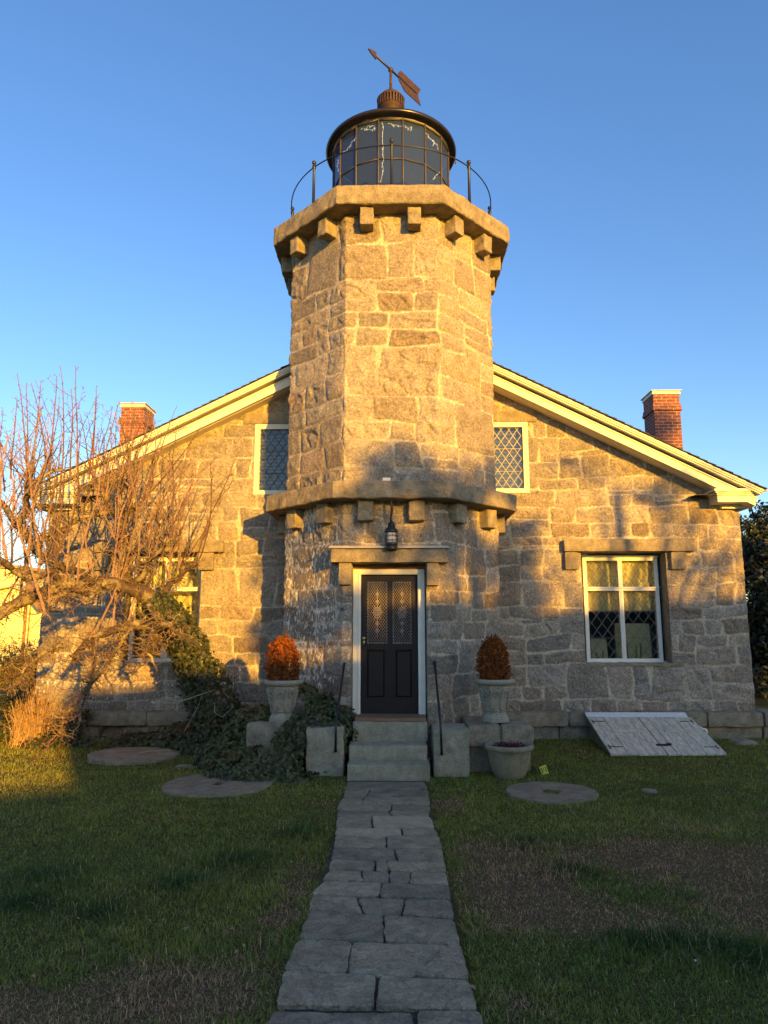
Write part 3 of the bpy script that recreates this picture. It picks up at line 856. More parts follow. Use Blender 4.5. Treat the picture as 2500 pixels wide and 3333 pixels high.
for a, b in ((DL + st, mid - .032), (mid + .032, DR - st)):
    z0, z1 = 1.68, DT - .095
    pane = MB().box((a, DY + .036, z0), (b, DY + .040, z1)).build('pane', glass_mat('dim_door_glass', (.5, .45, .42), 1.25, .02), door)
    lc = lattice(a + .004, b - .004, z0 + .004, z1 - .004, DY + .020, .036, .052, .004, .004)
    cx, cz = (a + b) / 2, (z0 + z1) / 2
    for r in (.022, .042, .062): ring_xz(lc, cx, cz, r, DY + .016, .004, sq=1.25)
    for dz in (-.27, -.16, .16, .27):
        for r in (.012, .024): ring_xz(lc, cx, cz + dz, r, DY + .016, .003)
    for an in range(6):
        t = an * pi / 3
        lc.tube([(cx + .02 * math.cos(t), DY + .016, cz + .02 * math.sin(t)), (cx + .1 * math.cos(t), DY + .016, cz + .12 * math.sin(t))], .003, 4)
    lc.bar((cx, DY + .016, z0 + .1), (cx, DY + .016, z1 - .1), .006, .004)
    n = 22
    for i in range(n):
        zz = z0 + .02 + (z1 - z0 - .04) * i / (n - 1)
        for xx in (a + .014, b - .014): ring_xz(lc, xx, zz, .010, DY + .016, .003, 8, 1.4)
    for i in range(7):
        xx = a + .03 + (b - a - .06) * i / 6
        for zz in (z0 + .014, z1 - .014): ring_xz(lc, xx, zz, .010, DY + .016, .003, 8, .8)
    lc.build('lace_grille', simple('grey_lace', (0.30, 0.25, 0.22), 0.8, var=.2), door)
dk = MB().box((DL - .05, DY + .12, DB), (DR + .05, DY + .14, DT)).build('dark_room_sheet', simple('dark_interior', (0.03, 0.022, 0.02), .9, bump=0), door)  # dark sheet standing in for the unlit room behind the panes
hk = MB().lathe([(.010, 0), (.012, .012), (.008, .03), (.024, .04), (.028, .055), (.020, .068), (.004, .072)], k=16)
hk.V = [np.stack([DL + .040 + v[:, 0], DY - v[:, 2], 1.765 + v[:, 1]], -1) for v in hk.V]
h2 = MB().lathe([(.020, 0), (.021, .006), (.015, .012), (.003, .014)], k=16)
h2.V = [np.stack([DL + .040 + v[:, 0], DY - v[:, 2], 1.705 + v[:, 1] * 1.5], -1) for v in h2.V]
kn = MB()
for m_ in (hk, h2): kn.add(np.concatenate(m_.V), np.concatenate(m_.Q), NG=m_.N)
kn.build('knob', M['brass'], door, smooth=True)
MB().box((-.545, 9.985, 0.642), (.44, 10.50, 0.686)).build('threshold', M['wood'], tower)

# lantern room
LZ0, LZ1, LR = Z_GAL1, 10.70, 1.095
N16 = 16
def lp(k, r=LR): a = -pi / 2 + (k + .5) * 2 * pi / N16; return np.array([TX + r * math.cos(a), TY + r * math.sin(a)])
MB().lathe([(LR + .05, LZ0 - .01), (LR + .05, LZ0 + .10), (LR + .02, LZ0 + .13), (LR - .05, LZ0 + .13), (LR - .05, LZ0 - .01)], (TX, TY, 0), N16, rot=-pi / 2 + pi / N16, cap=False).build('lantern_curb', M['roofmetal'], tower)
ln = MB()
for k in range(N16):
    p = lp(k); ln.tube([(p[0], p[1], LZ0 + .1), (p[0], p[1], LZ1 + .02)], .015, 6)
    q = lp(k + 1)
    for z, r in ((9.93, .010), (LZ1 - .01, .015), (LZ0 + .14, .016)): ln.tube([(p[0], p[1], z), (q[0], q[1], z)], r, 5)
lantern = ln.build('lantern_frame', simple('worn_brown_iron', (.075, .058, .052), .55, .2, var=.5, scale=14), tower, smooth=True)
for k in range(N16):
    p, q = lp(k, LR - .012), lp(k + 1, LR - .012)
    for z0, z1 in ((LZ0 + .15, 9.918), (9.942, LZ1 - .02)):
        MB().add([(p[0], p[1], z0), (q[0], q[1], z0), (q[0], q[1], z1), (p[0], p[1], z1)], [(0, 1, 2, 3)]).build('pane', M['lglass'], lantern)
MB().lathe([(LR + .03, LZ1 + .012), (LR + .05, LZ1 + .02), (LR + .07, LZ1 + .03), (LR + .10, LZ1 + .024), (LR + .130, LZ1 + .034), (LR + .142, LZ1 + .065), (LR + .130, LZ1 + .10), (LR + .09, LZ1 + .12), (.8, 11.06), (.45, 11.32), (.2, 11.48), (.16, 11.6)], (TX, TY, 0), 64).build('lantern_roof', M['roofmetal'], tower, smooth=True)
MB().lathe([(LR + .02, LZ1 + .012), (LR - .02, LZ1 + .006), (.7, LZ1 + .12), (.22, LZ1 + .2)], (TX, TY, 0), 32).build('lantern_ceiling', M['ceil'], tower, smooth=True)
MB().lathe([(.22, LZ1 + .13), (.23, LZ1 + .15), (.22, LZ1 + .2)], (TX, TY, 0), 28).build('ceiling_vent', M['iron'], tower, smooth=True)
MB().lathe([(.25, LZ0), (.2, LZ0 + .05), (.12, LZ0 + .1), (.1, LZ0 + .28)], (TX, TY, 0), 20).build('lamp_pedestal', M['ceil'], tower)
MB().lathe([(.16, 11.50), (.155, 11.60), (.185, 11.675), (.222, 11.72), (.245, 11.765), (.25, 11.775)], (TX, TY, 0), 32).build('vent_ball', M['rust'], tower, smooth=True)
vb = MB().lathe([(.222, 11.765), (.222, 11.945)], (TX, TY, 0), 32, cap=False)
vb.build('vent_core', M['iron'], tower)
vs_ = MB()
for k in range(28):
    a = k * 2 * pi / 28; c, s_ = math.cos(a), math.sin(a)
    vs_.bar((TX + .250 * c, TY + .250 * s_, 11.765), (TX + .257 * c, TY + .257 * s_, 11.94), .030, .016, (c, s_, 0))
vs_.build('vent_slats', M['rust'], tower)
MB().lathe([(.20, 11.928), (.266, 11.935), (.272, 11.945), (.262, 11.96), (.235, 11.995), (.19, 12.05), (.13, 12.105), (.07, 12.145), (.045, 12.18), (.03, 12.25)], (TX, TY, 0), 32).build('vent_cap', M['rust'], tower, smooth=True)
MB().tube([at(1476, 505, 12.05), at(1480, 515, 12.0), at(1483, 532, 12.0)], .014, 6).build('drip_spout', M['rust'], tower)

# gallery railing
RR = 1.85
rl = MB(); th = np.linspace(0, 2 * pi, 97)
rl.tube(np.stack([TX + RR * np.cos(th), TY + RR * np.sin(th), np.full(97, 9.60)], -1), .011, 6, cap=False)
rail = rl.build('gallery_rail', M['iron'], tower, smooth=True)
for k in range(8):
    a = -pi / 2 + k * pi / 4 + .01
    x, y = TX + RR * math.cos(a), TY + RR * math.sin(a)
    MB().lathe([(.045, Z_GAL1 - .005), (.045, Z_GAL1 + .02), (.027, Z_GAL1 + .04), (.021, 9.56), (.030, 9.575), (.034, 9.60), (.030, 9.622), (.017, 9.632), (.016, 9.645), (.030, 9.655), (.038, 9.68), (.033, 9.705), (.012, 9.722)], (x, y, 0), 12).build('rail_post', M['iron'], rail, smooth=True)

# weather vane
va = thing('weather_vane', 'rusty arrow weather vane with a notched tail on the lantern roof', 'weather vane', (TX, TY, 12.23))
MB().tube([(TX, TY, 12.22), (TX, TY, 12.60)], .026, 8).ball((TX, TY, 12.625), .052).build('spindle', M['rust'], va, smooth=True)
vd = np.array([.638, .770, 0]); vo = np.array([TX, TY, 12.63])
MB().tube([vo - vd * .50, vo + vd * .80], .020, 8).build('shaft', M['iron'], va, smooth=True)
up = np.array([0, 0, 1.0]); nn = np.array([.770, -.638, 0])
def plate(pts, t):
    n = len(pts); V = [vo + vd * s + up * z + nn * t / 2 for s, z in pts] + [vo + vd * s + up * z - nn * t / 2 for s, z in pts]
    return MB().add(V, [(i, (i + 1) % n, n + (i + 1) % n, n + i) for i in range(n)], NG=[list(range(n))[::-1], list(range(n, 2 * n))])
plate([(-.66, 0), (-.60, .035), (-.45, .075), (-.43, .07), (-.43, -.07), (-.45, -.075), (-.60, -.035)], .02).build('arrowhead', M['rust'], va)
plate([(.24, .10), (.30, .185), (.955, .185), (.86, 0), (.955, -.19), (.42, -.19), (.24, -.05)], .014).build('tail', M['rust'], va)

# fairy lights inside the lantern room
fl = thing('string_lights', 'string of tiny warm lights looped inside the lantern glass', 'string lights', (TX, TY, 9))
def strand(pts, nb):
    P = np.array(pts, float); n = len(P); t = np.linspace(0, n - 1, n * 10)
    Q = np.stack([np.interp(t, np.arange(n), P[:, i]) for i in range(3)], -1)
    Q = Q + np.stack([vn2(t * 3, t * 0 + i, 9) for i in range(3)], -1) * .02
    w = MB().tube(Q, .002, 4)
    for i in np.linspace(0, len(Q) - 1, max(3, int(nb * .6))).astype(int):
        d = RNG.normal(0, .010, 3); w.tube([Q[i], Q[i] + d + (0, 0, -.026)], .0042, 4)
    w.build('light_strand', M['bulb'], fl)
def gl(u, v, k=0.06):
    """a point just inside the lantern glass seen at this place of the photo"""
    Y = 11.0
    for _ in range(12):
        p = at(u, v, Y); dx = p[0] - TX; Y = TY - math.sqrt(max(.01, (LR - k) ** 2 - dx * dx)) if abs(dx) < LR - k else TY
    return at(u, v, Y)
strand([gl(1247, 397), gl(1248, 450), gl(1244, 490), gl(1247, 530), gl(1243, 585)], 26)
strand([gl(1181, 415), gl(1196, 421), gl(1213, 422), gl(1222, 412), gl(1208, 409), gl(1195, 413)], 16)
strand([gl(1268, 399), gl(1285, 407), gl(1310, 410), gl(1332, 415), gl(1343, 413)], 16)
strand([gl(1390, 432), gl(1400, 448), gl(1408, 458), gl(1415, 464), gl(1428, 478)], 22)
strand([gl(1160, 445), gl(1148, 462), gl(1136, 478), gl(1122, 490)], 12)
strand([gl(1104, 518), gl(1101, 535), gl(1098, 555)], 7)
strand([gl(1432, 558), gl(1422, 572), gl(1408, 583)], 8)

# hanging lantern over the door
hl = thing('hanging_lantern', 'black caged ship lantern hanging above the front door', 'lantern', (TX, 10.06, 3.03))
hx, hy = TX + .005, 10.06
MB().tube([(hx + .01, hy, 3.80), (hx - .006, hy, 3.72), (hx + .012, hy, 3.62), (hx - .008, hy, 3.5), (hx, hy, 3.42)], .018, 8, wob=.3).build('hanger', M['rust'], hl, smooth=True)
MB().lathe([(.088, 3.03), (.092, 3.045), (.086, 3.06), (.086, 3.09), (.094, 3.10), (.094, 3.125), (.078, 3.135)], (hx, hy, 0), 24).build('base', M['iron'], hl, smooth=True)
MB().lathe([(.090, 3.285), (.096, 3.30), (.090, 3.325), (.060, 3.35), (.052, 3.40), (.040, 3.43), (.018, 3.45)], (hx, hy, 0), 24).build('hood', M['iron'], hl, smooth=True)
MB().lathe([(.058, 3.135), (.066, 3.155)] + [(.068 - .005 * (i % 2), 3.165 + i * .0125) for i in range(9)] + [(.06, 3.285)], (hx, hy, 0), 24, cap=False).build('lens', simple('ribbed_lens', (.5, .5, .48), .15, var=.1), hl, smooth=True)
cg = MB()
for k in range(8):
    a = k * pi / 4 + .2; cg.tube([(hx + .094 * math.cos(a), hy + .094 * math.sin(a), 3.11), (hx + .094 * math.cos(a), hy + .094 * math.sin(a), 3.30)], .004, 5)
for z in (3.17, 3.235):
    cg.tube([(hx + .098 * math.cos(a), hy + .098 * math.sin(a), z) for a in np.linspace(0, 2 * pi, 25)], .004, 5, cap=False)
cg.build('cage', M['iron'], hl)

# ================================================================== KEEPER'S HOUSE
XL, XR = -6.22, 6.14
house = thing('stone_house', 'gabled granite keeper\'s house with cream trim behind the tower', 'house', (0, FY, 0))
AP, SL, AX = 7.47, 0.499, -0.03                     # rake outer edge at the front: apex height, slope, apex x
def wall_top(x): return AP - 0.31 - SL * np.abs(x - AX)
WR = (3.30, 4.79, 1.315, 3.235)                    # right ground floor window opening
WL = (-4.78, -3.42, 1.315, 3.235)
UR = (1.55, 2.44, 4.31, 5.62)
UL = (-2.54, -1.65, 4.29, 5.60)
opens = [WR, WL, UR, UL]
us = lines(sorted({XL, XR, *[o[0] for o in opens], *[o[1] for o in opens]}), 0.0165)
vs = lines(sorted({0.0, 7.2, *[o[2] for o in opens], *[o[3] for o in opens]}), 0.0165)
def fpos(U, V):
    P = np.stack([U, np.full_like(U, FY), V], -1); N = np.zeros_like(P); N[..., 1] = -1
    return P, N
def fkeep(u, v):
    k = (v < wall_top(u)) & ~((np.abs(u - TX) < 1.5))
    for o in opens: k &= ~((u > o[0]) & (u < o[1]) & (v > o[2]) & (v < o[3]))
    return k
masonry('front_wall', house, us, vs, fpos, fkeep, 23, relief=0.022, rough=0.014, lime=lambda U, V: 0.10 * sstep(2.2, 1.2, V) * sstep(-2.4, -3.4, U) * sstep(.45, .6, V) + 0.012, big=0.88)
# other walls and reveals
MB().box((XR - .4, FY + .05, 0), (XR, 24, 4.05)).box((XL, FY + .05, 0), (XL + .4, 24, 4.05)).prismY([(XL + .4, 0), (XR - .4, 0), (XR - .4, 4.0), (AX, 7.0), (XL + .4, 4.0)], 23.6, 24).build('side_wall', M['block'], house)
for (a, b, c, d) in opens:
    dep = .34 if c < 3 else .12
    for k, (q0, q1) in enumerate((((a - .12, FY + .02, c - .1), (a + .004, FY + dep, d + .1)), ((b - .004, FY + .02, c - .1), (b + .12, FY + dep, d + .1)),
                                  ((a, FY + .02, d - .004), (b, FY + dep, d + .12)), ((a, FY + .02, c - .12), (b, FY + dep, c + .004)))):
        MB().rough_box(q0, q1, .045, .008, .01, 9, int(a * 10) + 50 + 10 * k).build('window_reveal', M['block'], house, smooth=True)
# roof and trim
rf = MB()
ya, ybk = FY - .495, 24.4
for sg in (-1, 1):
    xe = 6.39 * sg + AX
    n = 46
    for i in range(n):                              # shingle courses, butts stepping down the slope
        t0, t1 = i / n, (i + 1) / n + .006
        x0, x1 = AX + (xe - AX) * t0, AX + (xe - AX) * t1
        z0, z1 = AP - SL * abs(x0 - AX), AP - SL * abs(x1 - AX)
        jy = ya - .02 - .015 * random.random()
        P = [(x0, jy, z0 - .012), (x1, jy, z1 - .0), (x1, ybk, z1 - .0), (x0, ybk, z0 - .012)]
        Pt = [(x, y, z + (.018 if k in (1, 2) else .010)) for k, (x, y, z) in enumerate(P)]
        rf.hexa((P + Pt) if sg > 0 else [P[1], P[0], P[3], P[2], Pt[1], Pt[0], Pt[3], Pt[2]])
roof = rf.build('roof', M['shingle'], house)
tr = MB()
def rake(sg, y0, y1, o0, o1, xend):
    """sloping board; o0/o1 = distance below the roof edge line"""
    P = []
    for y in (y0, y1):
        for x in (AX, AX + sg * xend):
            for o in (o1, o0): P.append((x, y, AP - SL * abs(x - AX) - o))
    V = [P[0], P[2], P[6], P[4], P[1], P[3], P[7], P[5]]
    tr.hexa(V if sg > 0 else [V[1], V[0], V[3], V[2], V[5], V[4], V[7], V[6]])
for sg in (-1, 1):
    rake(sg, FY - .49, FY - .25, .016, .055, 6.39)
    rake(sg, FY - .475, FY - .25, .055, .088, 6.37)
    rake(sg, FY - .455, FY - .2, .088, .118, 6.35)
    rake(sg, FY - .20, FY - .12, .118, .168, 6.32)
    rake(sg, FY - .360, FY - .25, .160, .185, 6.34)
    rake(sg, FY - .345, FY - .25, .185, .325, 6.30)
    rake(sg, FY - .25, FY + .3, .20, .33, 6.30)
tr.build('rake_trim', M['white'], house)
for sg in (-1, 1):
    cr = MB()
    x0, x1 = 5.52, 6.22
    xs = lambda a, b: (min(sg * a, sg * b), max(sg * a, sg * b))
    def bx(a, b, ya_, yb_, z0, z1): p, q = xs(a, b); cr.box((p, ya_, z0), (q, yb_, z1))
    bx(5.62, 6.30, FY - .35, FY + .1, 4.07, 4.19)
    bx(5.60, 6.34, FY - .38, FY + .1, 4.19, 4.222)
    bx(5.57, 6.40, FY - .41, FY + .1, 4.222, 4.25)
    bx(5.54, 6.44, FY - .44, FY + .1, 4.25, 4.29)
    bx(5.80, 6.24, FY - .10, FY + .1, 4.0, 4.07)
    # eaves returning along the side
    bx(6.02, 6.42, FY + .1, 24, 4.09, 4.21)
    cr.build('cornice_return', M['white'], house)
    p, q = xs(5.28, 5.60)
    MB().hexa([(p, FY - .30, 4.20), (q, FY - .36, 4.20), (q, FY + .05, 4.29), (p, FY + .05, 4.22), (p, FY - .30, 4.212), (q, FY - .36, 4.212), (q, FY + .05, 4.302), (p, FY + .05, 4.232)]).build('return_flashing', M['shingle'], house)

def chimney(x0, x1, y0, y1, z0, z1, label):
    c = MB().box((x0, y0, z0), (x1, y1, z1 - .06))
    for k, (dz, e) in enumerate(((.30, .018), (.375, .03))): c.box((x0 - e, y0 - e, z1 - .06 - dz), (x1 + e, y1 + e, z1 - .06 - dz + .073))
    o = c.build('chimney', M['brick'], roof)
    o['label'] = label
    MB().box((x0 - .02, y0 - .02, z1 - .059), (x1 + .02, y1 + .02, z1 + .015)).box((x0 - .05, y0 - .05, z1 + .016), (x1 + .05, y1 + .05, z1 + .028)).build('chimney_cap', M['white'], o)
cy = 15.0
a = at(2126, 1290, cy); b = at(2211, 1290, cy)
chimney(a[0], b[0], cy, cy + .62, 3.9, at(2170, 1275, cy)[2], 'tall shaded brick chimney on the right slope of the roof')
cy = 15.0
a = at(395, 1330, cy); b = at(470, 1330, cy)
chimney(a[0], b[0], cy, cy + .62, 3.9, at(430, 1317, cy)[2], 'sunlit orange brick chimney on the left slope of the roof')

# lintels over the ground floor windows with their corbels
for s_, (lx0, lx1), sd in ((1, (2.98, 5.29), 11), (-1, (-5.32, -3.02), 13)):
    MB().rough_box((lx0, FY - .14, 3.235), (lx1, FY + .2, 3.455), .035, .013, .02, 6, sd).build('window_lintel', M['block'], house, smooth=True)
    for k, (c0, c1) in enumerate(((lx0 + .02, lx0 + .26), (lx1 - .44, lx1 - .17))):
        MB().rough_box((c0, FY - .10, 2.92), (c1, FY + .1, 3.232), .035, .007, .015, 8, sd + 20 + k).build('lintel_corbel', M['block'], house, smooth=True)
MB().rough_box((1.70, FY - .035, 5.62), (2.62, FY + .2, 5.84), .04, .01, .02, 6, 15).build('upper_lintel', M['block'], house, smooth=True)
MB().rough_box((-2.75, FY - .035, 5.60), (-1.72, FY + .2, 5.82), .04, .01, .02, 6, 16).build('upper_lintel', M['block'], house, smooth=True)

def plinth(x0, x1, z0, z1, y0, y1, seed, n, name, mat, parent, jit=.02):
    """a run of big stones butted end to end"""
    rng = random.Random(seed); x = [x0]
    for i in range(1, n): x.append(x0 + (x1 - x0) * (i + rng.uniform(-.25, .25)) / n)
    x.append(x1)
    mb = MB()
    for i in range(n):
        mb.rough_box((x[i] + .008, y0 + rng.uniform(0, jit), z0), (x[i + 1] - .008, y1, z1 + rng.uniform(-jit, jit) * .4), .045, .016, .03, 6, seed * 10 + i)
    mb.box((x0 + .02, y0 + .05, z0 + .02), (x1 - .02, y1 - .02, z1 - .03))
    return mb.build(name, mat, parent, smooth=True)
plinth(1.75, XR + .02, .285, .52, FY - .26, FY + .05, 5, 4, 'water_table', M['block'], house)
plinth(1.75, XR + .02, -.1, .285, FY - .17, FY + .05, 6, 5, 'foundation', M['block'], house)
plinth(XL, -1.75, .285, .52, FY - .26, FY + .05, 7, 4, 'water_table', M['block'], house)
plinth(XL, -5.0, -.1, .285, FY - .17, FY + .05, 8, 2, 'foundation', M['block'], house)
plinth(-4.0, -1.75, -.1, .285, FY - .17, FY + .05, 9, 2, 'foundation', M['block'], house)
lw = thing('low_stone_wall', 'low rough granite wall running right from the house corner', 'wall', (7.8, FY, 0))
plinth(XR + .03, 9.6, .30, .53, FY - .26, FY + .3, 25, 3, 'capstones', M['block'], lw)
plinth(XR + .03, 9.6, -.1, .30, FY - .17, FY + .25, 26, 3, 'wall_body', M['block'], lw)

# windows -----------------------------------------------------------------
def big_window(x0, x1, z0, z1, y, came):
    """timber frame, transom and mullion, four leaded lights"""
    f = .065; zt = z0 + (z1 - z0) * .685; xm = (x0 + x1) / 2 - .01
    mb = MB()
    mb.box((x0, y, z0), (x0 + f, y + .10, z1)).box((x1 - f, y, z0), (x1, y + .10, z1))
    mb.box((x0 + f, y, z1 - .075), (x1 - f, y + .10, z1)).box((x0 + f, y, z0), (x1 - f, y + .10, z0 + .045))
    mb.box((x0 - .01, y - .03, z1 - .02), (x1 + .01, y - .002, z1 + .02))
    mb.box((x0 + f, y - .012, zt - .032), (x1 - f, y + .09, zt + .032)).box((x0 - .005, y - .034, zt + .012), (x1 + .005, y - .013, zt + .034))
    mb.box((xm - .036, y - .008, z0 + .045), (xm + .036, y + .09, zt - .032)).box((xm - .036, y - .008, zt + .032), (xm + .036, y + .09, z1 - .075))
    for xx in (xm - .012, xm + .008): mb.box((xx, y - .018, z0 + .05), (xx + .006, y - .009, zt - .04))
    mb.box((x0 - .06, y - .02, z0 - .035), (x1 + .06, y + .12, z0 - .002))
    fo = mb.build('window', M['frame'], house)
    for a, b in ((x0 + f, xm - .036), (xm + .036, x1 - f)):
        for c, d in ((z0 + .045, zt - .032), (zt + .032, z1 - .075)):
            MB().box((a, y + .048, c), (b, y + .052, d)).build('pane', M['glass'], fo)
            lt = lattice(a, b, c, d, y + .042, .185, .25, .008, .008)
            if d - c > .8:
                for z in (c + (d - c) * .30, c + (d - c) * .69): lt.bar((a, y + .040, z), (b, y + .040, z), .008, .008)
            lt.build('leading', came, fo)
    return fo
big_window(3.395, 4.735, 1.335, 3.185, FY + .25, M['leadpale'])
big_window(-4.74, -3.45, 1.335, 3.185, FY + .25, M['leadpale'])
MB().rough_box((3.25, FY - .03, 1.262), (4.98, FY + .36, 1.312), .04, .006, .012, 8, 33).build('window_sill', M['block'], house, smooth=True)
MB().rough_box((-4.95, FY - .03, 1.262), (-3.30, FY + .36, 1.312), .04, .006, .012, 8, 34).build('window_sill', M['block'], house, smooth=True)
for (x0, x1, z0, z1), in (((UR),), ((UL),)):
    y = FY - .015; f = .095
    mb = MB().box((x0, y, z0), (x0 + f, y + .09, z1)).box((x1 - f, y, z0), (x1, y + .09, z1)).box((x0 + f, y, z1 - .09), (x1 - f, y + .09, z1)).box((x0 + f, y, z0), (x1 - f, y + .09, z0 + .075))
    mb.box((x0 + .012, y - .012, z0 + .012), (x0 + .03, y - .001, z1 - .012)).box((x1 - .03, y - .012, z0 + .012), (x1 - .012, y - .001, z1 - .012)).box((x0 + .03, y - .012, z1 - .03), (x1 - .03, y - .001, z1 - .012))
    wo = mb.build('window', M['white'], house)
    MB().box((x0 + f, y + .055, z0 + .075), (x1 - f, y + .058, z1 - .09)).build('pane', M['glass'], wo)
    lt = lattice(x0 + f, x1 - f, z0 + .075, z1 - .09, y + .048, .145, .215, .011 if x0 > 0 else .013, .008)
    for z in (z0 + .4, z0 + .82): lt.bar((x0 + f, y + .046, z), (x1 - f, y + .046, z), .008, .008)
    lt.build('leading', simple('pale_upper_came', (.36, .32, .27), .6) if x0 > 0 else M['lead'], wo)
    sl = MB()
    nsl = 17
    for i in range(nsl):
        z = z0 + .08 + (z1 - z0 - .16) * i / nsl
        sl.hexa([(x0 + .05, y + .16, z), (x1 - .05, y + .16, z), (x1 - .05, y + .20, z + .055), (x0 + .05, y + .20, z + .055), (x0 + .05, y + .155, z + .008), (x1 - .05, y + .155, z + .008), (x1 - .05, y + .195, z + .063), (x0 + .05, y + .195, z + .063)])
    sl.box((x0 - .05, y + .23, z0 - .05), (x1 + .05, y + .25, z1 + .05))
    sl.build('blind', M['blind'], wo)
# gold sheets painted in place of sun glints, and boxes, behind ground floor windows
def glint_sheet(x0, x1, z0, z1, y, name, label):
    xs_ = np.linspace(x0, x1, 90); zs = np.linspace(z0, z1, 34)
    X, Z = np.meshgrid(xs_, zs, indexing='ij')
    Yv = y + .035 * np.sin(X * 34 + 2 * vn2(X * 3, Z * 2, 4)) + .03 * vn2(X * 9, Z * 9, 6)
    ii = np.arange(X.size).reshape(X.shape)
    q = np.stack([ii[:-1, :-1], ii[1:, :-1], ii[1:, 1:], ii[:-1, 1:]], -1).reshape(-1, 4)
    o = MB().add(np.stack([X, Yv, Z], -1).reshape(-1, 3), q).build(name, M['glint_sheet'], None, True)
    return tag(o, label, 'glint_sheet')
glint_sheet(3.38, 4.75, 2.22, 3.2, FY + .40, 'glint_sheet', 'gold sheet standing in for sun glints in the right ground floor window')  # lower edge cut where the sunlight stops
glint_sheet(-4.75, -3.44, 1.3, 3.2, FY + .62, 'glint_sheet', 'gold sheet standing in for reflected sun in the window next to the bare tree')
def box_card(x0, x1, z0, z1, y, lab, seed):
    mb = MB().hexa([(x0, y, z0), (x1, y, z0), (x1 - .01, y + .16, z0), (x0 + .02, y + .16, z0), (x0 + .02, y + .05, z1), (x1 - .01, y + .05, z1 - .01), (x1 - .02, y + .16, z1 - .01), (x0 + .03, y + .16, z1)])
    o = mb.build('cardboard_box', M['card'], None)
    tag(o, lab, 'box')
    rng = random.Random(seed); mk = MB()
    for i in range(3):
        xx = x0 + (x1 - x0) * rng.uniform(.3, .7)
        mk.tube([(xx, y - .012, z0 + .01), (xx + rng.uniform(-.03, .03), y - .006, z0 + (z1 - z0) * rng.uniform(.25, .45))], .014, 5)
    mk.build('figure', simple('dull_figurine', (.18, .15, .08), .7), o)
box_card(3.52, 3.82, 1.36, 1.72, FY + .42, 'small pale box at the left of the right hand window', 4)
box_card(3.98, 4.62, 1.36, 2.0, FY + .46, 'large pale box leaning inside the right hand window', 5)

# ================================================================== ENTRANCE: steps, cheek blocks, handrails, pedestals
steps = thing('entrance_steps', 'three worn granite steps leading up to the black door', 'steps', (-.08, 9.6, 0))
MB().rough_box((-.603, 9.28, -.05), (.452, 9.75, .198), .03, .006, .014, 8, 81).build('step', M['step'], steps, smooth=True)
MB().rough_box((-.604, 9.60, .19), (.436, 10.05, .385), .03, .006, .014, 8, 82).build('step', M['step'], steps, smooth=True)
MB().rough_box((-.575, 9.93, .38), (.455, 10.42, .640), .03, .007, .014, 8, 83).build('step', M['step'], steps, smooth=True)
o = MB().rough_box((-1.165, 9.58, -.05), (-.672, 10.28, .612), .022, .013, .02, 10, 84).build('granite_block', M['step'], None, True)
tag(o, 'rough granite block left of the entrance steps, half wrapped in ivy', 'stone block')
o = MB().rough_box((.515, 9.56, -.05), (.985, 10.25, .588), .022, .013, .02, 10, 85).build('granite_block', M['step'], None, True)
tag(o, 'rough granite block right of the entrance steps', 'stone block')
def handrail(pts, ret, lab):
    o = MB().tube(pts, .0165, 10).tube(ret, .013, 8).ball(pts[-1], .019).ball(pts[1], .0172)
    o = o.tube([np.array(pts[0]) + (0, -.004, .012), np.array(pts[0]) + (0, .10, .012)], .02, 8)
    return tag(o.build('handrail', M['iron'], None, True), lab, 'handrail')
handrail([(-.771, 9.50, .318), (-.772, 9.53, .705), (-.717, 10.28, 1.424)], [(-.717, 10.28, 1.424), (-.80, 10.42, 1.26)], 'black iron handrail rising from the ivy side stone block')
handrail([(.616, 9.48, .284), (.606, 9.51, .691), (.579, 10.25, 1.429)], [(.579, 10.25, 1.429), (.64, 10.36, 1.30)], 'black iron handrail on the stone block right of the steps')
pd = thing('stone_pedestal', 'stacked granite pedestal under the right urn', 'pedestal', (1.4, 10.2, 0))
plinth(.99, 1.88, .345, .620, 9.76, 10.9, 61, 2, 'capstone', M['block'], pd)
plinth(.99, 1.85, -.05, .345, 9.84, 10.9, 62, 2, 'base_stones', M['block'], pd)
o = MB().rough_box((-2.035, 9.90, -.05), (-1.40, 10.6, .625), .03, .013, .025, 8, 86).build('granite_block', M['block'], None, True)
tag(o, 'ivy covered granite block carrying the left urn', 'stone block')

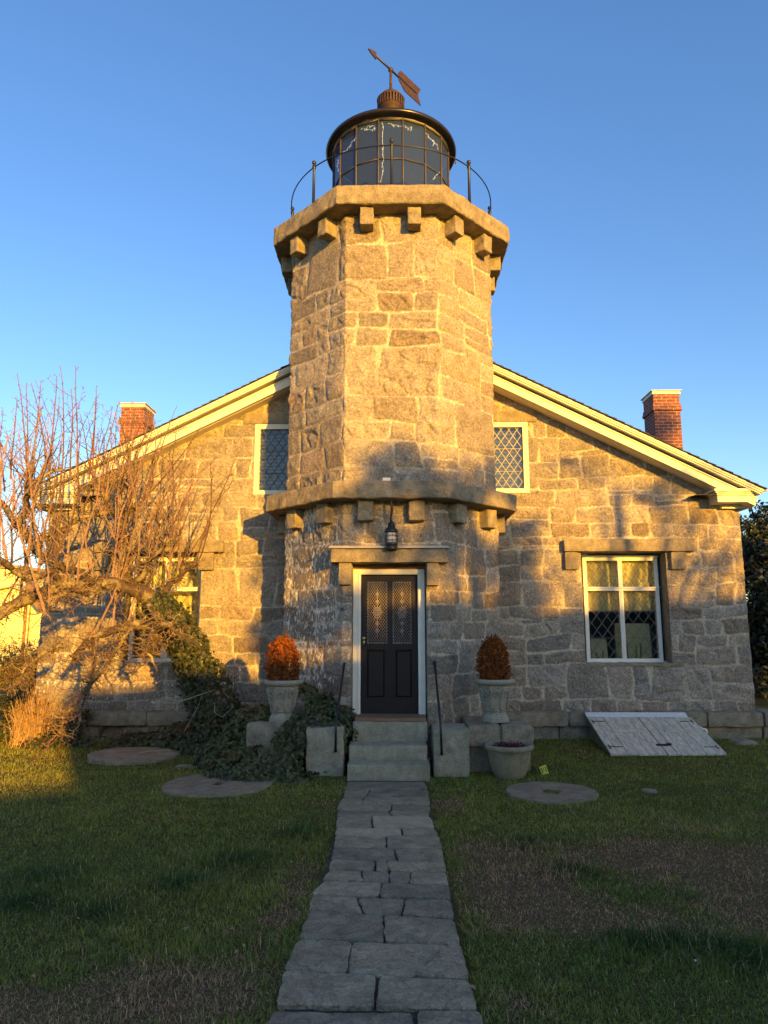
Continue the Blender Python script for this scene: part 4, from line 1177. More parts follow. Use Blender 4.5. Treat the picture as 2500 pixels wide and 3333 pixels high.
# ------------------------------------------------------------------ urns, bushes, pot
def make_urn(loc, label):
    u = thing('garden_urn', label, 'urn', loc, 'urns beside the door')
    r8 = pi / 8
    ap = 1 / math.cos(pi / 8)
    MB().lathe([(.178 * ap, 0), (.178 * ap, .055), (.168 * ap, .062), (.165 * ap, .075), (.15 * ap, .098), (.144 * ap, .105)], k=8, rot=r8).build('foot', M['urn'], u, local=True)
    MB().lathe([(.144 * ap, .105), (.148 * ap, .118), (.141 * ap, .13), (.150 * ap, .20), (.185 * ap, .36), (.210 * ap, .455), (.216 * ap, .463), (.220 * ap, .50), (.205 * ap, .50)], k=8, rot=r8).build('bowl', M['urn'], u, local=True)
    MB().lathe([(.223 * ap, .498), (.245 * ap, .512), (.278, .528), (.287, .548), (.278, .568), (.25, .58), (.225, .578), (.215, .56), (.212, .50)], k=48).build('rim', M['urn'], u, smooth=True, local=True)
    MB().lathe([(.001, .552), (.22, .552)], k=24, cap=False).build('soil', M['soil'], u, local=True)
    # tracery: ribs on the arrises, a quatrefoil and two lancets on each side
    tc_ = MB()
    prof = [(.13, .1425), (.20, .151), (.36, .186), (.462, .2115)]
    def rad(z): return float(np.interp(z, [p[0] for p in prof], [p[1] for p in prof]))
    for k in range(8):
        a = k * pi / 4 + r8; c, s_ = math.cos(a), math.sin(a)
        tc_.tube([(rad(z) * ap * c, rad(z) * ap * s_, z) for z in (.135, .2, .28, .36, .44, .46)], .019, 6)
        b = k * pi / 4; c, s_ = math.cos(b), math.sin(b)
        def on(x, z, e=.010): r = rad(z) + e; return (r * c - x * s_, r * s_ + x * c, z)
        for dx, dz in ((.021, 0), (-.021, 0), (0, .023), (0, -.023)):
            th_ = np.linspace(0, 2 * pi, 15); an0 = math.atan2(dz, dx)
            th_ = an0 + np.linspace(-2.2, 2.2, 12)
            tc_.tube([on(dx + .0225 * math.cos(t), .385 + dz + .0225 * math.sin(t)) for t in th_], .0105, 5)
        for sg in (-1, 1):
            tc_.tube([on(sg * .064 * (rad(z) / .19), z) for z in (.15, .25, .31, .335)] + [on(sg * .05, .35), on(sg * .044, .38), on(sg * .05, .42), on(sg * .068, .435)], .010, 5)
        tc_.tube([on(x, .155) for x in (-.045, 0, .045)], .012, 6)
    tc_.build('tracery', M['urn'], u, smooth=True, local=True)
    return u
urn = make_urn((1.412, 10.12, .630), 'grey octagonal gothic urn on the granite pedestal right of the steps')
urn2 = copy_tree(urn)
urn2.location = (-1.575, 10.14, .615)
urn2['label'] = 'octagonal gothic urn rising out of the ivy left of the steps'

def leaf_cards(P, N, size, shape, rng, droop=0.0, jit=0.6, roll=True):
    """P points, N facing directions; shape = list of (x, y) outline points and triangle list. returns V, T, count per leaf"""
    n = len(P)
    Nn = N + rng.normal(0, jit, (n, 3)); Nn /= np.linalg.norm(Nn, axis=1)[:, None]
    ref = np.tile(np.array([[0, 0, 1.0]]), (n, 1)); t = np.cross(ref, Nn); t /= np.linalg.norm(t, axis=1)[:, None] + 1e-6
    b = np.cross(Nn, t)
    if roll:
        a = rng.uniform(0, 2 * pi, n) if droop == 0 else rng.normal(pi, .7, n)
        t, b = t * np.cos(a)[:, None] + b * np.sin(a)[:, None], -t * np.sin(a)[:, None] + b * np.cos(a)[:, None]
    sh, tri = shape; sh = np.array(sh, float)
    s = (size if np.ndim(size) else np.full(n, size)) * rng.uniform(.7, 1.3, n)
    V = P[:, None, :] + s[:, None, None] * (sh[None, :, 0, None] * t[:, None, :] + sh[None, :, 1, None] * b[:, None, :] + (sh[None, :, 2, None] if sh.shape[1] > 2 else 0) * Nn[:, None, :])
    k = len(sh)
    T = (np.array(tri)[None] + (np.arange(n) * k)[:, None, None]).reshape(-1, 3)
    return V.reshape(-1, 3), T, k
IVY = ([(0, -.35, 0), (.42, -.30, -.06), (.30, .02, .02), (.52, .22, -.08), (.16, .28, .02), (0, .72, -.10), (-.16, .28, .02), (-.52, .22, -.08), (-.30, .02, .02), (-.42, -.30, -.06), (0, 0, .06)],
       [(10, 0, 1), (10, 1, 2), (10, 2, 3), (10, 3, 4), (10, 4, 5), (10, 5, 6), (10, 6, 7), (10, 7, 8), (10, 8, 9), (10, 9, 0)])
OVAL = ([(0, -.5, 0), (.26, 0, .05), (0, .5, 0), (-.26, 0, .05)], [(0, 1, 2), (0, 2, 3)])
NEEDLE = ([(-.09, -.5, 0), (.09, -.5, 0), (0, .6, .05)], [(0, 1, 2)])
def col_attr(cols, k): return ('FLOAT_COLOR', np.repeat(np.c_[cols, np.ones(len(cols))], k, 0))

def urn_bush(cx, cy, z0, h, r, seed, label):
    rng = np.random.default_rng(seed)
    n = 5200
    d = rng.normal(0, 1, (n, 3)); d /= np.linalg.norm(d, axis=1)[:, None]
    t = (d[:, 2] + 1) / 2
    rr = rng.uniform(.62, 1.0, n) ** .6 * (1 + .20 * vn3(d[:, 0] * 3.2, d[:, 1] * 3.2, d[:, 2] * 3.2, seed) + .22 * vn3(d[:, 0] * 8, d[:, 1] * 8, d[:, 2] * 8, seed + 5))
    rad = r * np.interp(t, [0, .08, .3, .6, .8, .93, 1], [.75, .92, 1, .96, .82, .58, .25])
    az = np.arctan2(d[:, 1], d[:, 0])
    P = np.stack([cx + np.cos(az) * rad * rr, cy + np.sin(az) * rad * rr, z0 + h * t * (.93 + .1 * vn3(np.cos(az) * 4, np.sin(az) * 4, t * 3, seed + 2))], -1)
    N = np.stack([np.cos(az), np.sin(az), (t - .3)], -1)
    V, T, k = leaf_cards(P, N, rng.uniform(.022, .046, n), OVAL, rng, jit=.9)
    c = np.array([.21, .05, .012])[None] * rng.uniform(.35, 1.5, (n, 1)) + np.array([[.06, .04, 0]]) * rng.random((n, 1))
    u = thing('urn_shrub', label, 'shrub', (cx, cy, z0), 'rust coloured shrubs in the urns')
    MB().add(V, None, T).build('foliage', M['dryleaf'], u, attrs={'Col': col_attr(c, k)})
    tw = MB(); cc = []
    for i in range(60):
        a = rng.uniform(0, 2 * pi); rr_ = r * rng.uniform(.1, .8); zt = z0 + h * rng.uniform(.75, 1.08)
        p = [(cx + .02 * math.cos(a), cy + .02 * math.sin(a), z0 - .03), (cx + rr_ * .6 * math.cos(a), cy + rr_ * .6 * math.sin(a), z0 + h * .5), (cx + rr_ * .55 * math.cos(a), cy + rr_ * .55 * math.sin(a), zt)]
        tw.tube(p, [.004, .003, .0015], 4)
    tw.build('stems', simple('shrub_stem', (.10, .05, .03), .9), u)
urn_bush(1.408, 10.12, 1.16, .66, .222, 5, 'rust coloured box shrub with bare tips in the right urn')
urn_bush(-1.585, 10.14, 1.15, .655, .232, 6, 'bright rust orange shrub in the left urn')

pot = thing('clay_pot', 'big weathered round pot with a rolled rim in front of the pedestal', 'flower pot', (1.495, 9.52, 0))
MB().lathe([(.16, -.02), (.178, 0), (.20, .03), (.235, .12), (.262, .22), (.276, .30), (.280, .325), (.287, .33), (.284, .342), (.279, .346)], (1.495, 9.52, 0), 48).build('body', M['pot'], pot, True)
MB().lathe([(.279, .344), (.300, .350), (.318, .368), (.322, .390), (.314, .410), (.295, .422), (.275, .420), (.262, .40), (.258, .36), (.256, .34)], (1.495, 9.52, 0), 48, cap=False).build('rim', M['pot'], pot, True)
MB().lathe([(.001, .392), (.15, .385), (.262, .375)], (1.495, 9.52, 0), 32, cap=False).build('soil', M['soil'], pot, True)
rng = np.random.default_rng(77)
n = 260; a = rng.uniform(0, 2 * pi, n); r = .2 * np.sqrt(rng.random(n)); P = np.stack([1.50 + r * np.cos(a), 9.52 + r * np.sin(a), .395 + .03 * rng.random(n)], -1)
V, T, k = leaf_cards(P, np.tile([[0, -.3, 1.0]], (n, 1)), .035, OVAL, rng, jit=.6)
o = MB().add(V, None, T).build('low_plant', M['dryleaf'], None, attrs={'Col': col_attr(np.array([.10, .022, .026]) * rng.uniform(.4, 1.4, (n, 1)), k)})
tag(o, 'low dark red plant growing in the round pot', 'plant')

# ------------------------------------------------------------------ cellar bulkhead
bk = thing('cellar_bulkhead', 'sloping grey wooden cellar doors against the right wall', 'cellar door', (4.0, 11.4, 0))
bx0, bx1, by0, by1, bz0, bz1 = 3.19, 4.90, 10.80, 12.07, .085, .475
def bplane(y): return bz0 + (bz1 - bz0) * (y - by0) / (by1 - by0)
sideb = MB()
for xx in (bx0 + .06, bx1 - .10):
    for i in range(8):
        y0 = by0 + .06 + (by1 - by0 - .06) * i / 8; y1 = by0 + .06 + (by1 - by0 - .06) * (i + 1) / 8 - .006
        sideb.hexa([(xx, y0, -.02), (xx + .035, y0, -.02), (xx + .035, y1, -.02), (xx, y1, -.02), (xx, y0, bplane(y0) - .03), (xx + .035, y0, bplane(y0) - .03), (xx + .035, y1, bplane(y1) - .03), (xx, y1, bplane(y1) - .03)])
sideb.box((bx0 + .06, by0 + .045, -.02), (bx1 - .065, by0 + .085, .068))
sideb.build('side_boards', M['moss_wood'], bk)
xm = 4.03
for (x0, x1, n) in ((bx0, xm - .006, 6), (xm + .006, bx1, 6)):
    mb = MB(); rng_ = random.Random(int(x0 * 10))
    cuts = [x0 + (x1 - x0) * (i + (rng_.uniform(-.12, .12) if 0 < i < n else 0)) / n for i in range(n + 1)]
    for i in range(n):
        a, b = cuts[i] + .0035, cuts[i + 1] - .0035; e = by0 + rng_.uniform(-.012, .012); dz = rng_.uniform(-.003, .003)
        z0_, z1_ = bplane(e) + dz, bplane(by1 - .07) + dz
        mb.hexa([(a, e, z0_ - .028), (b, e, z0_ - .028), (b, by1 - .07, z1_ - .028), (a, by1 - .07, z1_ - .028), (a, e, z0_), (b, e, z0_), (b, by1 - .07, z1_), (a, by1 - .07, z1_)])
    leaf = mb.build('door', M['grey_wood'], bk)
    xa = x0 + (x1 - x0) * (.30 if x0 < 3.5 else .28)
    yb_ = by0 + (by1 - by0) * .53
    q = MB().hexa([(xa, yb_, bplane(yb_) + .004), (xa + .42, yb_, bplane(yb_) + .004), (xa + .42, yb_ + .055, bplane(yb_ + .055) + .004), (xa, yb_ + .055, bplane(yb_ + .055) + .004),
                   (xa, yb_, bplane(yb_) + .03), (xa + .42, yb_, bplane(yb_) + .03), (xa + .42, yb_ + .055, bplane(yb_ + .055) + .03), (xa, yb_ + .055, bplane(yb_ + .055) + .03)])
    q.build('handle', M['grey_wood'], leaf)
    hg = MB(); sg = 1 if x0 < 3.5 else -1; xo = x0 + .05 if sg > 0 else x1 - .05
    for yy in (by0 + .2, by1 - .22):
        hg.bar((xo, yy, bplane(yy) + .004), (xo + sg * .2, yy, bplane(yy) + .004), .014, .006, (0, -.3, 1)); hg.bar((xo, yy - .06, bplane(yy - .06) + .004), (xo, yy + .06, bplane(yy + .06) + .004), .018, .006, (0, -.3, 1))
    hg.build('hinge', M['rust'], leaf)
yh = by0 + .25
hs = MB().bar((xm - .07, yh, bplane(yh) + .010), (xm + .12, yh, bplane(yh) + .010), .04, .012, (0, -.3, 1))
hs.tube([(xm + .12 + .03 * math.cos(t), yh + .026 * math.sin(t), bplane(yh) + .02) for t in np.linspace(0, 2 * pi, 13)], .009, 6, cap=False).box((xm + .09, yh - .03, bplane(yh) + .004), (xm + .15, yh + .02, bplane(yh) + .035))
hs.build('hasp_lock', M['iron'], bk)
MB().hexa([(bx0 - .01, by1 - .075, bplane(by1 - .075) + .004), (bx1 - .06, by1 - .075, bplane(by1 - .075) + .004), (bx1 - .06, by1 + .02, bz1 + .03), (bx0 - .01, by1 + .02, bz1 + .03),
           (bx0 - .01, by1 - .075, bplane(by1 - .075) + .022), (bx1 - .06, by1 - .075, bplane(by1 - .075) + .022), (bx1 - .06, by1 + .02, bz1 + .05), (bx0 - .01, by1 + .02, bz1 + .05)]).build('head_board', simple('flaking_white_paint', (.62, .62, .6), .8, var=.2, scale=40), bk)
o = MB().tube([at(2268, 2362, 12.05), at(2285, 2372, 12.0), at(2298, 2376, 12.0), at(2300, 2388, 12.0)], .022, 8).build('drain_pipe', M['frame'], None, True)
tag(o, 'short white pipe poking from the foundation above the cellar doors', 'pipe')
o = MB().rough_box((5.42, 11.55, -.05), (5.80, 11.95, .13), .03, .03, .08, 5, 91).build('rock', M['block'], None, True)
tag(o, 'rounded grey rock at the wall foot beside the cellar doors', 'rock')

# ------------------------------------------------------------------ millstones and small things on the lawn
def millstone(cx, cy, r, z1, hole, label, seed, tilt=(0, 0), ry=None):
    k = 72; th = np.arange(k) * 2 * pi / k; ry = ry or r
    mb = MB(); rr = 1 + .02 * vn2(np.cos(th) * 3, np.sin(th) * 3, seed) + .008 * vn2(np.cos(th) * 14, np.sin(th) * 14, seed)
    # square eye in the middle, ring of quads round it
    hk_ = np.array([max(abs(math.cos(t + .5)), abs(math.sin(t + .5))) for t in th]); hr = hole / hk_ if hole else np.full(k, .001)
    rings = [(rr * 1.0, -.05), (rr * 1.0, z1 - .012), (rr * .985, z1)] + [(rr * f, z1 + .002) for f in (.85, .65, .45)]
    V = [np.stack([cx + r * q * np.cos(th), cy + ry * q * np.sin(th), np.full(k, z) + gz(cx, cy) + .004 * vn2(th * 4 + z, q * 9, seed)], -1) for q, z in rings]
    V.append(np.stack([cx + hr * np.cos(th), cy + hr * np.sin(th), np.full(k, z1) + gz(cx, cy)], -1)); V.append(np.stack([cx + hr * np.cos(th), cy + hr * np.sin(th), np.full(k, z1 - .05) + gz(cx, cy)], -1))
    i = np.arange(k); j = (i + 1) % k; L_ = len(V)
    q = np.concatenate([np.stack([l * k + i, l * k + j, (l + 1) * k + j, (l + 1) * k + i], -1) for l in range(L_ - 1)])
    V = np.concatenate(V)
    V[:, 2] += (V[:, 0] - cx) * tilt[0] + (V[:, 1] - cy) * tilt[1]
    mb.add(V, q, NG=[[(L_ - 1) * k + x for x in range(k)]])
    return tag(mb.build('millstone', M['mill'], None), label, 'millstone', 'millstones lying in the lawn')
millstone(-2.17, 8.95, .66, .018, .085, 'round millstone with a small square eye on the left lawn', 3)
millstone(1.84, 8.62, .53, .018, .10, 'round millstone with a grassy square eye on the right lawn', 4)
millstone(-3.82, 10.62, .66, .055, 0, 'thick pale stone disc lying at the edge of the ivy below the tree', 5, tilt=(-.008, .05), ry=.45)
p = atz(625, 2488, .04)
o = MB().rough_box((p[0] - .22, p[1] - .1, -.03), (p[0] + .25, p[1] + .1, .035), .04, .01, .03, 6, 93).build('flat_stone', M['mill'], None, True)
tag(o, 'small flat stone beside the ivy, right of the thick stone disc', 'stone')
o = MB().lathe([(.085, 0), (.09, .02), (.085, .032), (.02, .036)], (2.98, 8.63, float(gz(2.98, 8.63)) + .005), 24).build('pipe_cap', M['mill'], None, True)
tag(o, 'small pale round cap in the grass right of the millstone', 'cap')
# yellow tag
c0, c1, c2, c3 = [at(*q, 9.6) for q in ((1754, 2497), (1777, 2488), (1787, 2517), (1766, 2522))]
nrm = np.array([0, -1.0, .25]); off = np.array([0, -.0015, .0008])
tg = MB().add([c0, c1, c2, c3, c0 + (0, .004, 0), c1 + (0, .004, 0), c2 + (0, .004, 0), c3 + (0, .004, 0)], [(0, 3, 2, 1), (4, 5, 6, 7), (0, 1, 5, 4), (1, 2, 6, 5), (2, 3, 7, 6), (3, 0, 4, 7)])
for cc_ in (c3, c2): tg.tube([cc_ + (0, .003, .01), cc_ + (0, .012, -.12)], .002, 4)
tg = tag(tg.build('yellow_marker_tag', M['yellowtag'], None), 'small yellow marker tag standing in the grass by the round pot', 'marker tag')
def tgp(s, t): return (c0 * (1 - s) + c1 * s) * (1 - t) + (c3 * (1 - s) + c2 * s) * t + (0, -.004, 0)
mk = MB()
for s0, s1, t0, t1 in ((.14, .26, .2, .8), (.74, .84, .2, .78), (.42, .5, .25, .6)):
    mk.add([tgp(s0, t0), tgp(s1, t0), tgp(s1, t1), tgp(s0, t1)], [(0, 3, 2, 1)])
mk.build('print', M['blackmark'], tg)
# leaves lying about
def fallen(x, y, s, col, label, seed, zz=.0):
    rng = np.random.default_rng(seed)
    sh = [(0, -.5, .0), (.16, -.2, .06), (.3, .1, .02), (.14, .25, .07), (0, .6, .0), (-.14, .25, .05), (-.3, .05, .08), (-.16, -.2, .04), (0, 0, .0)]
    a = rng.uniform(0, 6.28); c, s_ = math.cos(a), math.sin(a)
    V = [(x + s * (p[0] * c - p[1] * s_), y + s * (p[0] * s_ + p[1] * c), float(gz(x, y)) + zz + s * p[2] * 2) for p in sh]
    o = MB().add(V, None, [(8, i, (i + 1) % 8) for i in range(8)]).build('fallen_leaf', simple('dry_leaf_' + str(seed), col, .8), None)
    tag(o, label, 'leaf')
fallen(.414, 4.08, .055, (.34, .19, .10), 'curled tan leaf on the right edge of the path in the foreground', 3, .035)
fallen(1.71, 4.36, .03, (.5, .5, .45), 'white scrap in the dark grass at the lower right', 4, .05)
fallen(-1.32, 4.75, .07, (.16, .19, .07), 'pale green dock leaf in the grass at the lower left', 6, .05)

# ================================================================== GRASS
def grass():
    rng = np.random.default_rng(12)
    n = 420000
    # rows of depth: density per square metre falls with distance
    y = 3.2 + 9.0 * rng.random(n * 2) ** 1.35
    x = rng.uniform(-1, 1, n * 2) * (0.60 * y + 1.6)
    keep = np.ones(len(x), bool)
    edge = .045 * vn2(y * 6, y * 0, 3) + .02 * vn2(y * 21, y * 0 + np.sign(x), 4)
    keep &= ~((x > -.585 + edge) & (x < .415 + edge) & (y < 9.35))
    for cx, cy, r, ry in ((-2.17, 8.95, .62, .60), (1.84, 8.62, .49, .48), (-3.82, 10.62, .63, .42), (1.495, 9.52, .2, .2)):
        eye = np.hypot(x - cx, y - cy) < (.10 if cx > 1.6 and cy < 9 else .0)
        keep &= (((x - cx) / r) ** 2 + ((y - cy) / ry) ** 2 > 1) | eye
    keep &= ~((np.abs(x + .1) < 1.1) & (y > 9.5)) & ~((x > .95) & (x < 1.9) & (y > 9.76)) & ~((x > 3.22) & (x < 4.88) & (y > 10.86)) & (y < 12.2)
    bm = brown_mask(x, y); lm = lush_mask(x, y)
    keep &= rng.random(len(x)) < (1 - .35 * bm)
    x, y, bm, lm = x[keep][:n], y[keep][:n], bm[keep][:n], lm[keep][:n]
    n = len(x); z = gz(x, y)
    h = (.020 + .030 * rng.random(n)) * (1 - .25 * bm) + .085 * lm * rng.random(n)
    h *= (1 + .5 * np.clip(vn2(x * 2.2, y * 2.2, 40), -.4, 1)) * (1 + 1.1 * np.clip(vn2(x * 9, y * 9, 41) - .35, 0, 1))
    tall = rng.random(n) < .02; h[tall] *= 1.8
    w = (.0014 + .0012 * rng.random(n)) * (1 + .10 * np.clip(y - 4, 0, 8))
    az = rng.uniform(0, 2 * pi, n)
    lean = np.where(bm > .5, rng.uniform(.5, 1.6, n), rng.uniform(.3, 1.5, n))
    d = np.stack([np.cos(az), np.sin(az)], -1); s = np.stack([-d[:, 1], d[:, 0]], -1)
    P = np.stack([x, y, z - .004], -1)
    def pt(t, wf):
        off = h * t * np.sin(lean * (.4 + .6 * t)); up = h * t * np.cos(lean * (.4 + .6 * t))
        c = P + np.c_[d * off[:, None], up]
        sw = np.c_[s * (w * wf)[:, None], np.zeros(n)]
        return c - sw, c + sw
    a0, a1 = pt(0, 1); b0, b1 = pt(.55, .85); c0_, _ = pt(1, 0)
    V = np.stack([a0, a1, b0, b1, c0_], 1).reshape(-1, 3)
    k = np.arange(n)[:, None] * 5
    Q = k + np.array([[0, 1, 3, 2]]); T = k + np.array([[2, 3, 4]])
    g0 = np.array([.225, .235, .042]); g1 = np.array([.14, .185, .032]); br = np.array([.42, .25, .125]); st = np.array([.42, .34, .17])
    m = (.5 + .6 * vn2(x * .8, y * .8, 50) + .5 * vn2(x * 3.5, y * 3.5, 51) + .12 * (y - 6)).clip(0, 1.25)[:, None]
    c = g0 * m + g1 * (1 - m)
    c = c * (1 - lm[:, None]) + np.array([.03, .075, .014]) * lm[:, None]
    f = (rng.random(n) < bm * .92)[:, None]
    c = np.where(f, br * rng.uniform(.6, 1.3, (n, 1)), c)
    dry = (rng.random(n) < .10)[:, None] & ~f
    c = np.where(dry, st * .8, c)
    c = c * rng.uniform(.6, 1.45, (n, 1))
    o = MB().add(V, Q, T).build('grass', M['grass'], None, attrs={'Col': col_attr(c, 5)})
    o['kind'] = 'stuff'; o['label'] = 'short worn lawn grass, green with brown dry patches'; o['category'] = 'grass'
grass()

# ================================================================== BARE APPLE TREE AND IVY
def limb_pts(px, n=None):
    """px: list of (u, v, Y, r)"""
    P = np.array([at(u, v, Y) for u, v, Y, r in px]); r = np.array([q[3] for q in px])
    m = len(P); t = np.linspace(0, m - 1, (m - 1) * 9 + 1)
    # smooth interpolation
    Q = np.stack([np.interp(t, np.arange(m), P[:, i]) for i in range(3)], -1)
    ker = np.array([1, 2, 3, 2, 1.]) / 9
    for i in range(3):
        q = np.pad(Q[:, i], 2, mode='edge'); Q[2:-2, i] = np.convolve(q, ker, 'valid')[2:-2]
    return Q, np.interp(t, np.arange(m), r)
LIMBS = [
    [(735, 2420, 11.05, .26), (668, 2230, 11.0, .21), (600, 2085, 10.9, .17), (540, 1990, 10.8, .145), (495, 1945, 10.7, .12), (430, 1915, 10.6, .105), (330, 1895, 10.4, .09), (220, 1900, 10.2, .085), (110, 1940, 9.9, .085), (20, 1985, 9.7, .09), (-80, 2030, 9.5, .08)],
    [(600, 2085, 10.9, .11), (520, 2045, 10.7, .09), (430, 2030, 10.5, .075), (375, 2045, 10.4, .06), (300, 2080, 10.3, .05), (235, 2140, 10.2, .035)],
    [(495, 1950, 10.7, .10), (430, 1900, 10.7, .085), (395, 1830, 10.75, .075), (392, 1770, 10.8, .065), (405, 1700, 10.8, .05), (430, 1620, 10.8, .035), (440, 1550, 10.85, .02)],
    [(330, 1895, 10.4, .07), (260, 1860, 10.5, .06), (180, 1830, 10.5, .055), (120, 1800, 10.5, .06), (100, 1760, 10.5, .055), (60, 1720, 10.5, .05), (20, 1650, 10.6, .045), (-30, 1600, 10.6, .04)],
    [(120, 1800, 10.5, .05), (140, 1740, 10.6, .05), (190, 1725, 10.7, .05), (260, 1690, 10.7, .045), (330, 1670, 10.8, .04), (400, 1660, 10.9, .03), (470, 1650, 10.9, .02)],
    [(60, 1720, 10.5, .045), (85, 1650, 10.3, .05), (90, 1580, 10.3, .045), (140, 1550, 10.4, .035), (210, 1530, 10.5, .025)],
    [(220, 1900, 10.2, .05), (160, 1860, 9.9, .05), (90, 1880, 9.6, .05), (30, 1850, 9.4, .045), (-40, 1800, 9.3, .04)],
    [(495, 1945, 10.7, .07), (560, 1900, 10.8, .05), (600, 1860, 10.8, .035), (650, 1830, 10.8, .02)],
    [(430, 1915, 10.6, .06), (470, 1850, 10.5, .045), (520, 1790, 10.4, .03), (560, 1750, 10.4, .02)],
    [(330, 1895, 10.4, .05), (290, 1930, 10.1, .04), (230, 1920, 9.9, .035), (160, 1955, 9.7, .03), (150, 2000, 9.6, .02)],
    [(210, 2090, 10.0, .012), (170, 2110, 9.9, .026), (130, 2130, 9.85, .03), (95, 2170, 9.8, .028), (62, 2215, 9.75, .02), (20, 2245, 9.7, .01)],
    [(500, 2050, 10.6, .05), (520, 2100, 10.5, .04), (490, 2060, 10.3, .03), (470, 2110, 10.2, .025), (500, 2160, 10.2, .02)],
    [(480, 1960, 10.6, .05), (500, 2020, 10.4, .045), (550, 2040, 10.3, .04), (580, 2070, 10.3, .025)],
    [(430, 2030, 10.5, .04), (400, 2090, 10.3, .03), (350, 2150, 10.2, .022), (250, 2290, 10.1, .014), (205, 2330, 10.1, .012), (198, 2400, 10.1, .01)],
    [(300, 2080, 10.3, .03), (310, 2150, 10.1, .022), (280, 2250, 10.0, .015), (250, 2360, 10.0, .009)],
]
def build_tree():
    rng = np.random.default_rng(21)
    tree = thing('bare_apple_tree', 'leafless gnarled apple tree leaning left with upright red brown shoots', 'tree', tuple(at(735, 2400, 11.05) * (1, 1, 0)))
    tk = MB(); cv = []
    data = []
    for i, L_ in enumerate(LIMBS):
        P, r = limb_pts(L_)
        s = np.linspace(0, 1, len(P))
        P = P + np.stack([vn2(s * 9 + i * 7, s * 0 + j, 60 + i) for j in range(3)], -1) * (.025 + .25 * r[:, None]) * (0 if i == 0 else 1) * np.minimum(1, s * 6)[:, None]
        tk.tube(P, r, 11, wob=.55, seed=i)
        data.append((P, r))
    nv = tk.n
    Vv = np.concatenate(tk.V)
    lich = fbm3(Vv[:, 0] * 6, Vv[:, 1] * 6, Vv[:, 2] * 6, 5)
    m = sstep(-.05, .18, lich)[:, None]
    c = np.array([.07, .048, .036]) * (1 - m) + np.array([.24, .19, .10]) * m
    tk.build('trunk', M['twig'], tree, True, attrs={'Col': ('FLOAT_COLOR', np.c_[c, np.ones(nv)])})
    # shoots
    cr = MB(); cols = []
    def seg(P, r, k, col):
        n0 = cr.n
        cr.tube(P, r, k, cap=False); cols.append(np.tile(np.asarray(col)[None], (cr.n - n0, 1)))
    def shoot(p, d, L_, r, depth=0, spur=True, col=None, up=.35, curl=.10):
        n = max(4, int(L_ / .07)); P = [p]; d = d / np.linalg.norm(d); st_ = L_ / n
        for i in range(n):
            d = d + np.array([0, 0, up * .08]) + rng.normal(0, curl, 3) * (1 if depth else .8); d /= np.linalg.norm(d); P.append(P[-1] + d * st_)
        P = np.array(P); rr = np.linspace(r, max(.0022, r * .28), n + 1)
        col = np.array([.22, .14, .10]) * rng.uniform(.4, 1.4) if col is None else col
        seg(P, rr, 5 if r > .006 else 4, col)
        if spur:
            for i in range(2, n + 1):
                for _ in range(1 if rng.random() < .75 else 2):
                    if rng.random() < .12: continue
                    q = P[i - 1] + (P[i] - P[i - 1]) * rng.random(); a = rng.normal(0, 1, 3); t = (P[i] - P[i - 1]) / st_
                    a = a - t * a.dot(t) * .6; a /= np.linalg.norm(a) + 1e-6; a = a + t * .55; l = rng.uniform(.022, .075)
                    m_ = q + a * l * .6; e = q + a * l + np.array([0, 0, .012])
                    seg(np.array([q, m_, e]), [.0040, .0036, .0052], 3, col * 1.05)
        if depth < 1 or (depth < 2 and L_ > .5):
            nb = int(L_ * (1.7 if depth == 0 else .9))
            for _ in range(nb):
                i = rng.integers(1, max(2, int(n * .8))); t = (P[i] - P[i - 1]) / st_
                a = rng.normal(0, 1, 3); a /= np.linalg.norm(a)
                shoot(P[i], t * .8 + a * .75, L_ * rng.uniform(.25, .5), rr[i] * .65, depth + 1, True, col, up, curl * 1.4)
        return P
    # upright water shoots from the limbs
    weights = {0: 15, 1: 3, 2: 12, 3: 14, 4: 15, 5: 14, 6: 8, 7: 9, 8: 9, 9: 3}
    for i, nsh in weights.items():
        P, r = data[i]; lo = int(len(P) * (.42 if i == 0 else .12))
        for _ in range(int(nsh * 1.0)):
            j = rng.integers(lo, len(P)); p = P[j]
            right = sstep(-3.6, -2.5, p[0])
            d = np.array([rng.normal(.12 + .45 * right, .30), rng.normal(-.05, .28), 1.0])
            zmax = np.interp(p[0], [-7, -5.2, -4.3, -3.6, -3, -2.6, -2.2], [5.4, 5.75, 5.8, 5.3, 4.8, 4.2, 3.6])
            L_ = np.clip(rng.uniform(.35, 1.0) * (zmax - p[2]) * .95, .25, 2.1)
            shoot(p + d * .0, d, L_, .0055 + .0062 * L_, 0, True, None, .5, .07)
    # tall leaders named by where their tips stand
    for (u0, v0, u1, v1, Y) in ((195, 1640, 190, 1196, 10.5), (255, 1600, 268, 1203, 10.5), (15, 1600, 3, 1212, 10.3), (90, 1560, 66, 1226, 10.3), (110, 1540, 112, 1238, 10.35), (95, 1600, 93, 1250, 10.3), (150, 1520, 138, 1244, 10.4), (160, 1560, 167, 1230, 10.45), (290, 1560, 290, 1255, 10.6), (300, 1580, 325, 1298, 10.6), (330, 1600, 358, 1292, 10.65), (380, 1620, 455, 1385, 10.7), (420, 1640, 520, 1370, 10.7), (440, 1700, 555, 1320, 10.8), (480, 1720, 580, 1500, 10.8), (560, 1800, 655, 1590, 10.7), (600, 1830, 680, 1710, 10.7), (520, 1800, 622, 1560, 10.6), (35, 1560, 37, 1292, 10.4), (230, 1560, 232, 1270, 10.5)):
        a, b = at(u0, v0, Y), at(u1, v1, Y - .1); L_ = np.linalg.norm(b - a)
        shoot(a, b - a, L_ * 1.01, .016, 0, True, np.array([.17, .095, .075]), .12, .03)
